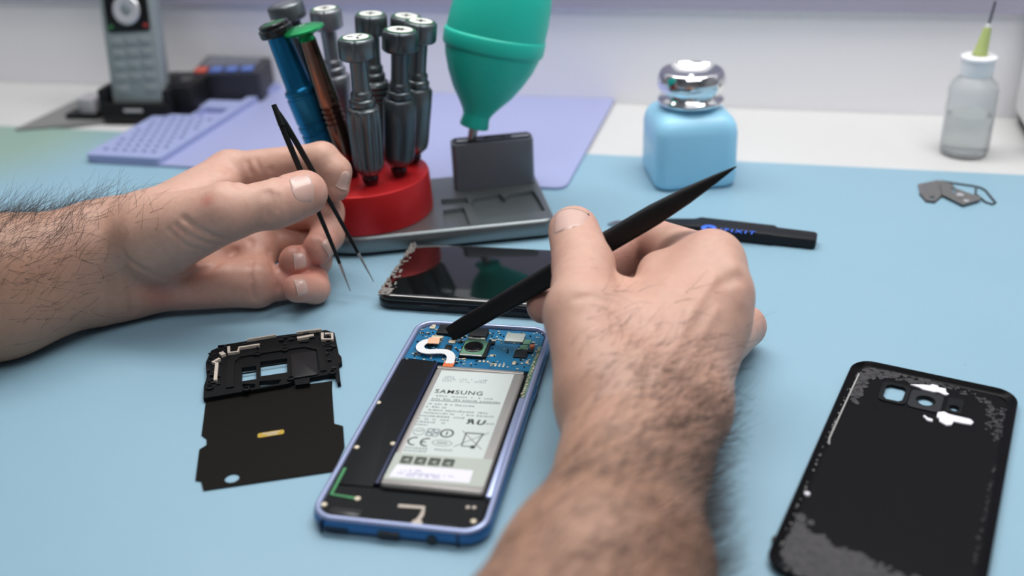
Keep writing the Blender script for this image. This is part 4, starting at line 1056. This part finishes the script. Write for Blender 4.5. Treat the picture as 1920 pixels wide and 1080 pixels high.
M_nail = mat('finger_nail', (0.64, 0.41, 0.35, 1), 0.26, vary=.05, vscale=200, coat=.25, sss=.2)
M_naile = mat('nail_edge', (0.68, 0.55, 0.47, 1), 0.35)
M_hair = mat('dark_body_hair', (0.028, 0.020, 0.016, 1), 0.45)

def hand_object(name, label, field, flush, wrist, elbow):
    V, Fc = field.mesh()
    me = bpy.data.meshes.new(name)
    me.from_pydata((V * S).tolist(), [], Fc.tolist()); me.update()
    me.polygons.foreach_set('use_smooth', [True] * len(me.polygons))
    fa = np.zeros(len(V))
    for p, r, a in flush:
        d2 = ((V - np.array(p)) ** 2).sum(1); fa += a * np.exp(-d2 / (r * r))
    at_ = me.attributes.new('flush', 'FLOAT', 'POINT'); at_.data.foreach_set('value', np.clip(fa, -.6, 1.2).astype(np.float32))
    ax_ = (elbow - wrist) / np.linalg.norm(elbow - wrist)
    tn = np.clip(((V - wrist) @ ax_ + 25) / 80, 0, 1) ** .8 * .85
    at2 = me.attributes.new('tan', 'FLOAT', 'POINT'); at2.data.foreach_set('value', tn.astype(np.float32))
    me.materials.append(M_skin)
    o = bpy.data.objects.new(name, me); col.objects.link(o)
    tag(o, label, 'hand')
    bv = BVHTree.FromPolygons([Vector(p) for p in V], Fc.tolist())
    return o, V, Fc, bv

def nail_at(bv, parent, pix, tip_pix, w, l, bend=0.0):
    """nail plate following the skin around the point seen at pix, free edge towards tip_pix"""
    d = _ray(*pix).normalized(); c, n, _, _ = bv.ray_cast(Vector((0, 0, CAM_H)), d)
    if c is None: return
    t = Vector(at_t(*tip_pix, (c.y * _c + (CAM_H - c.z) * _s) / 1000)) - c
    n = (n + sum((bv.find_nearest_range(c, 2.5)[k][1] for k in range(min(12, len(bv.find_nearest_range(c, 2.5))))), Vector())).normalized()
    t = (t - n * t.dot(n)).normalized(); s_ = n.cross(t); nu, nv = 11, 13; rows = []
    for i in range(nu):
        u = -1 + 2 * i / (nu - 1); row = []
        for j in range(nv):
            v = -1 + 2 * j / (nv - 1)
            wid = 1 - .20 * max(0, -u - .2) ** 1.5 - .08 * max(0, u - .5)
            uu = u + (.20 * v * v if u < 0 else 0) * -u - (.16 * v * v * u if u > 0 else 0)
            p = c + t * (uu * l / 2) + s_ * (v * wid * w / 2)
            hit, nn, _, _ = bv.ray_cast(p + n * 5, -n)
            if hit is None or (hit - p).length > 7.5: hit, nn, _, _ = bv.find_nearest(p - n * 2.5)
            lift = .48 * (1 - abs(v) ** 5) - .14 + (.2 * (u - .6) if u > .6 else 0) - (.30 * (-u - .75) / .25 if u < -.75 else 0)
            row.append(hit + nn * lift)
        rows.append(row)
    vs = [p for r in rows for p in r]; fs = [(i * nv + j, i * nv + j + 1, (i + 1) * nv + j + 1, (i + 1) * nv + j) for i in range(nu - 1) for j in range(nv - 1)]
    if (vs[1] - vs[0]).cross(vs[nv] - vs[0]).dot(n) < 0: fs = [f[::-1] for f in fs]
    n0 = len(vs); vs2 = [p - n * .5 for p in vs]
    rim = list(range(nv)) + [i * nv + nv - 1 for i in range(1, nu)] + [(nu - 1) * nv + j for j in range(nv - 2, -1, -1)] + [i * nv for i in range(nu - 2, 0, -1)]
    fs2 = [tuple(k + n0 for k in f[::-1]) for f in fs] + [(rim[k], rim[(k + 1) % len(rim)], rim[(k + 1) % len(rim)] + n0, rim[k] + n0) for k in range(len(rim))]
    mb = MB(); mb.add(vs + vs2, fs + fs2); o = mb.build('nail', M_nail, parent, 80)
    e = MB(); e.tube([p + n * .03 for p in rows[-1]], .2, 6); e.build('nail_edge', M_naile, o, 80)
    return o

def hair(name, parent, V, Fc, pick, dirfun, count, length, rad, seed):
    rs = np.random.RandomState(seed)
    C = V[Fc].mean(1); A, B, Cc = V[Fc[:, 0]], V[Fc[:, 1]], V[Fc[:, 3]]
    Nn = np.cross(B - A, Cc - A); Nn /= np.maximum(np.linalg.norm(Nn, axis=1), 1e-9)[:, None]
    wgt = np.maximum(pick(C, Nn), 0); wgt = wgt / wgt.sum()
    wgt = wgt * (C[:, 2] > 9) * (Nn[:, 2] > -.75); wgt = wgt / wgt.sum()
    ids = rs.choice(len(Fc), count, p=wgt); vs = []; fs = []
    for i in ids:
        p = C[i] + (rs.rand(3) - .5) * 1.0; n = Nn[i]; d = dirfun(C[i], n)
        d = d / np.linalg.norm(d); side = np.cross(n, d)
        L_ = length * rs.uniform(.5, 1.3); curl = rs.uniform(-.9, .9); liftv = rs.uniform(.08, .55)
        q = p - n * .4; dirv_ = d + n * liftv + side * rs.uniform(-.7, .7); dirv_ /= np.linalg.norm(dirv_)
        nseg = 5; o0 = len(vs)
        for k in range(nseg + 1):
            r = rad * (1 - .75 * k / nseg)
            a = np.cross(dirv_, n + .01); a /= np.linalg.norm(a); b_ = np.cross(dirv_, a)
            for c in range(3):
                an = 2.0944 * c; w_ = q + (a * math.cos(an) + b_ * math.sin(an)) * r; w_[2] = max(w_[2], .3 + .05 * c); vs.append(tuple(w_))
            q = q + dirv_ * (L_ / nseg)
            dirv_ = dirv_ + side * curl * .28 - n * liftv * .30; dirv_ /= np.linalg.norm(dirv_)
        for k in range(nseg):
            for c in range(3):
                c2 = (c + 1) % 3; fs.append((o0 + k * 3 + c, o0 + k * 3 + c2, o0 + k * 3 + 3 + c2, o0 + k * 3 + 3 + c))
    me = bpy.data.meshes.new(name); me.from_pydata((np.array(vs) * S).tolist(), [], fs); me.update()
    me.materials.append(M_hair); o = bpy.data.objects.new(name, me); col.objects.link(o); o.parent = parent; o['kind'] = 'stuff'
    return o
A_ = lambda px, py, z: np.array(at(px, py, z))
def blen(*P): return [round(float(np.linalg.norm(P[i + 1] - P[i])), 1) for i in range(len(P) - 1)]
def chain(P, R, flats=None):
    return [(P[i], P[i + 1], R[i], R[i + 1]) + (((flats[i]),) if flats and flats[i] is not None else ()) for i in range(len(P) - 1)]
VIEW = np.array([0, math.cos(PITCH), -math.sin(PITCH)])
DOWN = np.array([0, -math.sin(PITCH), -math.cos(PITCH)])

# ---- hand with tweezers (seen from its palm side, little-finger edge on the mat)
fld = Field((-360, 385, -1), (-62, 535, 112), 1.0)
UP0, UP1, UP2 = A_(-260, 540, 46), A_(0, 510, 42), A_(200, 452, 43)
LO0, LO1, LO2 = A_(-260, 620, 29), A_(0, 572, 26), A_(200, 528, 21)
MCi, MCm, MCr, MCp = A_(432, 326, 58), A_(468, 392, 37), A_(482, 462, 21), A_(482, 533, 13)
CTi, CTm, CTr, CTp = A_(262, 424, 48), A_(255, 455, 38), A_(250, 492, 27), A_(252, 530, 18)
fld.group([(UP0, UP1, 27, 25), (UP1, UP2, 25, 19.5), (LO0, LO1, 26, 24), (LO1, LO2, 24, 19.5)], 12, 1)
fld.group([(UP2, CTi, 19.5, 15), (LO2, CTp, 19.5, 15.5), (CTi, MCi, 14, 12.0), (CTm, MCm, 15, 11.8), (CTr, MCr, 15, 11.2), (CTp, MCp, 15.5, 11.5), (MCi, MCm, 9, 9), (MCm, MCr, 9, 9), (MCr, MCp, 8.5, 8.5)], 9, 10)
# thenar and thumb
T0, T1, T2, T3 = A_(286, 436, 50), A_(425, 397, 62), A_(512, 384, 62), A_(571, 362, 63)
fld.group([(T0, T1, 18.5, 13.2), (A_(300, 470, 40), T1, 14, 10), (A_(300, 400, 55), A_(415, 350, 58), 10, 8)], 9, 9)
fld.group([(T1, T2, 12.6, 11.4), (T2, T3, 11.8, 10.6), (T2 + (T3 - T2) * .4, T3, 11.8, 10.9)], 2.5, 4)
# fingers
I1, I2, I3 = A_(604, 299, 66), A_(628, 322, 60), A_(629, 352, 52)
fld.group([(MCi, I1, 11.4, 8.8), (I1, I2, 9.0, 8.3), (I2, I3, 8.3, 7.4)], 3, 3)
M1, M2, M3 = A_(612, 398, 36), A_(614, 440, 28), A_(596, 467, 26)
fld.group([(MCm, M1, 11, 9.2), (M1, M2, 9.2, 8.6), (M2, M3, 8.6, 8.2)], 3, 1.2)
R1, R2, R3 = A_(588, 452, 17), A_(592, 488, 13), A_(553, 490, 22)
fld.group([(MCr, R1, 10.6, 9), (R1, R2, 9, 8.4), (R2, R3, 8.4, 8.4)], 3, 1.2)
P1, P2, P3 = A_(586, 527, 9.5), A_(590, 541, 9), A_(557, 541, 15)
fld.group([(MCp, P1, 10.4, 8), (P1, P2, 8, 7.6), (P2, P3, 7.6, 7.2)], 3, 1.0)
print('LEFT thumb', blen(T0, T1, T2, T3), 'index', blen(CTi, MCi, I1, I2, I3), 'mid', blen(CTm, MCm, M1, M2, M3), 'ring', blen(CTr, MCr, R1, R2, R3), 'pinky', blen(CTp, MCp, P1, P2, P3))
fld.floor(0.15)
V0, F0 = fld.mesh()
bv0 = BVHTree.FromPolygons([Vector(p) for p in V0], F0.tolist())
def surf(bv, *pix):
    out = []
    for x, y in pix:
        d = _ray(x, y).normalized(); hit, n, _, _ = bv.ray_cast(Vector((0, 0, CAM_H)), d)
        if hit is not None: out.append(np.array(hit))
    return out
def crease(f, bv, depth, w, *pix):
    p = surf(bv, *pix)
    if len(p) > 1: f.crease(p, depth, w)
for dep, w, pix in ((1.2, 1.2, ((505, 360), (513, 378), (512, 395), (506, 410))), (.9, 1.1, ((497, 362), (503, 380), (500, 402))), (.8, 1.1, ((520, 366), (524, 380), (521, 394))),
                    (1.3, 1.5, ((345, 410), (372, 430), (400, 443), (432, 448))), (.9, 1.3, ((330, 424), (362, 446), (402, 458), (428, 456))), (.7, 1.2, ((318, 432), (352, 462), (392, 470))),
                    (1.6, 2.0, ((240, 488), (268, 506), (310, 520), (350, 520), (400, 500), (440, 470))),
                    (.8, 1.3, ((232, 470), (240, 510), (246, 560), (247, 585))), (.6, 1.2, ((250, 520), (256, 560), (257, 585))),
                    (1.2, 1.4, ((470, 452), (472, 490), (470, 530), (478, 560))), (.9, 1.3, ((505, 470), (512, 500), (522, 540))),
                    (1.0, 1.3, ((463, 305), (470, 325), (462, 345))), (.9, 1.2, ((508, 318), (522, 332), (535, 338))), (.7, 1.2, ((425, 325), (440, 345), (450, 352))), (.6, 1.2, ((480, 300), (488, 318))),
                    (.6, .9, ((640, 300), (650, 312))), (.5, .9, ((560, 475), (566, 462)))):
    crease(fld, bv0, dep, w, *pix)
fl_ = [(T3, 13, .55), (T2, 12, .15), (I3, 12, .35), (M3, 14, .55), (R3, 14, .55), (P3, 12, .6), (M1, 16, .3), (R1, 15, .35), (P1, 15, .35), (A_(475, 318, 50), 24, .6), (A_(430, 500, 20), 30, .25), (A_(330, 560, 12), 24, .35), (UP1, 60, -.2)]
fl_ += [(p, 3.2, .8) for p in surf(bv0, (388, 376))]
fl_ += [(p, 7, .5) for p in surf(bv0, (285, 545), (300, 560))]
lh, V0, F0, bv0 = hand_object('hand', 'bare hand gripping black tweezers, palm facing the camera, hairy forearm entering at the side', fld, fl_, UP2, UP1)
nail_at(bv0, lh, (566, 351), (610, 340), 15.0, 11.0)
nail_at(bv0, lh, (646, 338), (634, 375), 7.0, 9.5)
nail_at(bv0, lh, (619, 464), (590, 476), 9.5, 6.5)
nail_at(bv0, lh, (564, 491), (530, 492), 9.0, 6.5)
nail_at(bv0, lh, (568, 540), (535, 541), 8.5, 6.0)
# hair on forearm and wrist
def pickL(C, N):
    t = (C - UP2) @ ((UP1 - UP2) / np.linalg.norm(UP1 - UP2))
    w = np.clip((t + 22) / 40, 0, 1)
    return w * np.clip(.55 + N[:, 2] * .9 + N[:, 1] * .25, .12, 1.5)
axL = (UP2 - UP1) / np.linalg.norm(UP2 - UP1)
hair('forearm_hair', lh, V0, F0, pickL, lambda p, n: axL * .55 + np.array([.1, .35, .25]) + np.random.RandomState(int(abs(p[0] * 977 + p[2] * 131)) % 99991).uniform(-.5, .5, 3), 3600, 16, .075, 1)

# ---- hand with spudger (seen from its back)
fld = Field((-40, 150, -1), (140, 480, 108), 1.15)
def pxr(p, r): return r
L0, L1, L2, L3 = A_(930, 1400, 42), A_(1107, 1075, 36), A_(1163, 865, 32), A_(1165, 770, 34)
K0, K1, K2, K3 = A_(1110, 1400, 36), A_(1172, 1075, 32), A_(1222, 865, 27), A_(1272, 765, 29)
fld.group([(L0, L1, 30, 25), (L1, L2, 25, 19), (L2, L3, 19, 19.5), (K0, K1, 28, 24), (K1, K2, 24, 18.5), (K2, K3, 18.5, 18.5)], 12, 1)
MCi, MCm, MCr, MCp = A_(1333, 494, 57), A_(1350, 552, 51), A_(1342, 612, 41), A_(1320, 680, 30)
CTi, CTm, CTr, CTp = A_(1180, 735, 38), A_(1215, 730, 37), A_(1255, 730, 34), A_(1290, 735, 28)
fld.group([(L3, CTi, 19, 15), (K3, CTp, 18, 14), (CTi, MCi, 15, 12), (CTm, MCm, 15, 12), (CTr, MCr, 15, 11.6), (CTp, MCp, 14, 11), (MCi, MCm, 9, 9), (MCm, MCr, 9, 9), (MCr, MCp, 9, 9)], 10, 10)
# thumb with its fleshy base and the web
T0, T1, T2, T3 = A_(1130, 735, 40), A_(1092, 590, 54), A_(1094, 500, 57), A_(1076, 434, 62)
fld.group([(T0, T1, 17.5, 14.2), (A_(1180, 650, 42), A_(1150, 560, 48), 13, 9), (A_(1240, 600, 46), A_(1160, 570, 46), 11, 8), (A_(1230, 640, 44), T1, 14, 11), (MCi, A_(1240, 515, 51), 11, 8), (A_(1240, 515, 51), A_(1240, 610, 46), 8, 10)], 10, 10)
fld.group([(T1, T2, 13.8, 12.8), (T2, T3, 13.0, 11.4)], 3, 4)
I1, I2, I3 = A_(1216, 448, 49), A_(1110, 520, 38), A_(1078, 548, 33)
fld.group([(MCi, I1, 11.6, 10), (I1, I2, 10, 8.6), (I2, I3, 8.6, 7.6)], 3, 2.5)
M1, M2, M3 = A_(1262, 530, 30), A_(1105, 563, 26), A_(1020, 574, 24)
fld.group([(MCm, M1, 11, 9.6), (M1, M2, 9.6, 9), (M2, M3, 9, 8.2)], 3, 1.0)
R1, R2, R3 = A_(1345, 592, 15), A_(1250, 650, 11), A_(1215, 670, 10)
fld.group([(MCr, R1, 10.6, 9.6), (R1, R2, 9.2, 8.6), (R2, R3, 8.6, 8)], 3, 1.0)
P1, P2, P3 = A_(1396, 612, 13), A_(1330, 660, 9.5), A_(1300, 680, 9)
fld.group([(MCp, P1, 10.4, 9.6), (P1, P2, 8.8, 8), (P2, P3, 8, 7.4)], 3, 1.5)
print('RIGHT thumb', blen(T0, T1, T2, T3), 'index', blen(CTi, MCi, I1, I2, I3), 'mid', blen(CTm, MCm, M1, M2, M3), 'ring', blen(CTr, MCr, R1, R2, R3), 'pinky', blen(CTp, MCp, P1, P2, P3))
fld.floor(0.15)
V1, F1 = fld.mesh(); bv1 = BVHTree.FromPolygons([Vector(p) for p in V1], F1.tolist())
for dep, w, pix in ((.5, 1.0, ((1062, 505), (1095, 498), (1130, 506))), (.45, 1.0, ((1060, 492), (1095, 486), (1128, 494))), (.4, 1.0, ((1066, 518), (1098, 512), (1126, 518))),
                    (.6, 1.6, ((1080, 560), (1110, 556), (1140, 566))), (-.7, 2.0, ((1340, 520), (1300, 580), (1260, 660), (1230, 720))), (-.6, 1.8, ((1345, 580), (1310, 640), (1270, 700))), (-.5, 1.6, ((1250, 520), (1230, 600), (1200, 680))),
                    (-1.2, 4.5, ((1372, 478), (1378, 500))), (-.9, 4.0, ((1384, 545), (1388, 560))), (.7, 3, ((1385, 520), (1360, 530))),
                    (.5, 1.4, ((1110, 800), (1180, 812), (1260, 806), (1330, 790))), (.4, 1.4, ((1115, 822), (1190, 834), (1270, 828)))):
    crease(fld, bv1, dep, w, *pix)
fl_ = [(T3, 16, .2), (M3, 14, .6), (I1, 16, .45), (I2, 14, .5), (MCi, 10, .25), (P1, 14, .4), (A_(1195, 480, 50), 14, .4), (L1, 60, -.1)]
rh, V1, F1, bv1 = hand_object('hand', 'bare hand seen from its back holding a black spudger over the opened phone', fld, fl_, L3, L1)
nail_at(bv1, rh, (1063, 411), (1046, 360), 16.5, 15.0)
def pickR(C, N):
    t = (C - L3) @ ((L1 - L3) / np.linalg.norm(L1 - L3))
    w = np.clip((t + 28) / 50, .0, 1) + .03 * (t > -48)
    return w * np.clip(.35 + N[:, 2] * .5 + N[:, 0] * .5, .15, 1.2)
axR = (L3 - L1) / np.linalg.norm(L3 - L1)
hair('forearm_hair', rh, V1, F1, pickR, lambda p, n: axR * .45 + np.array([.75, .0, .1]) + np.random.RandomState(int(abs(p[0] * 977 + p[2] * 131)) % 99991).uniform(-.35, .35, 3), 4200, 13, .08, 2)

# ------------------------------------------------------------------ tweezers and spudger in the hands
M_twz = mat('black_steel', (0.022, 0.024, 0.026, 1), 0.33, .7, bump=.25, bscale=1200)
M_tip = mat('bright_tip_steel', (0.62, 0.62, 0.62, 1), 0.28, 1.0, bump=.3, bscale=900)
tb = at_t(513, 196, .502); ta, tc_ = at_t(657, 546, .527), at_t(701, 529, .531)
tz = thing('tweezers', 'slim black tweezers with bright tips held between thumb and index finger', 'tweezers', tb)
def arm(pts, tname):
    P = [p - tb for p in pts]; n = 22
    def bez(t):
        # cubic through control points
        a = P[0].lerp(P[1], t); b = P[1].lerp(P[2], t); c = P[2].lerp(P[3], t)
        d = a.lerp(b, t); e = b.lerp(c, t); return d.lerp(e, t)
    L = []; Lt = []
    vdir = Vector((0, _c, -_s))
    for i in range(n + 1):
        t = i / n; p = bez(t); q = (bez(min(1, t + .01)) - bez(max(0, t - .01))).normalized()
        wv = vdir.cross(q).normalized(); dv = q.cross(wv)
        w = .8 + 1.5 * t / .12 if t < .12 else (2.3 if t < .35 else (2.3 - .9 * (t - .35) / .5 if t < .85 else 1.4 - 1.1 * (t - .85) / .15))
        h = (1.1 if t < .6 else 1.1 - .7 * (t - .6) / .4)
        ringp = [p + wv * x * w * .62 + dv * y * h for x, y in ((-.7, -1), (.7, -1), (1, -.6), (1, .6), (.7, 1), (-.7, 1), (-1, .6), (-1, -.6))]
        (L if t <= .865 else Lt).append(ringp)
        if .84 < t <= .865: Lt.append([p + (v - p) * 1.02 for v in ringp])
    MB().loft(L).build(tname, M_twz, tz, 50); MB().loft(Lt).build('tip', M_tip, tz, 50)
arm([tb, at_t(552, 300, .507), at_t(608, 415, .519), ta], 'tweezer_arm')
arm([tb, at_t(562, 275, .508), at_t(626, 390, .521), tc_], 'tweezer_arm')
MB().tube([Vector((0, 0, 0)), (at_t(529, 235, .504) - tb)], [1.3, 1.9], 10).build('joint', M_twz, tz)

s0, s1 = at(843, 627, 8.2), at_t(1381, 312, .420)
print('spudger length', (s1 - s0).length, 'tweezers', (ta - tb).length)
Ms = frame_z(s0, s1, (0, -1, 0.4))
sp = thing('spudger', 'long black nylon spudger with pointed end, its flat end on the circuit board', 'spudger', M=Ms)
M_nyl = mat('black_nylon', (0.008, 0.008, 0.009, 1), 0.48, bump=.12, bscale=700, spec=.25)
SL = (s1 - s0).length
prof = [(0, 3.6, .5), (3, 4.0, .9), (10, 4.2, 1.7), (24, 4.3, 3.0), (34, 4.6, 3.9), (44, 4.7, 4.3), (SL - 48, 4.7, 4.5), (SL - 40, 4.6, 4.4), (SL - 24, 3.5, 3.3), (SL - 10, 1.8, 1.7), (SL - 1.5, .5, .5), (SL, .15, .15)]
L = []
for z, w, h in prof:
    L.append([(x * w, y * h, z) for x, y in [(math.cos(a) / max(abs(math.cos(a)), abs(math.sin(a))) * .92 if False else math.copysign(abs(math.cos(a)) ** .55, math.cos(a)), math.copysign(abs(math.sin(a)) ** .55, math.sin(a))) for a in (2 * math.pi * (i + .5) / 24 for i in range(24))]])
MB().loft(L).build('shaft', M_nyl, sp, 40)
MB().prism([(-3.4, 0), (3.4, 0), (3.4, 3), (-3.4, 3)], -.12, .12, M=Matrix.Rotation(math.pi / 2, 4, 'X')).build('worn_tip', mat('worn_nylon', (0.10, 0.10, 0.10, 1), .7, vary=.6, vscale=900), sp, 0)
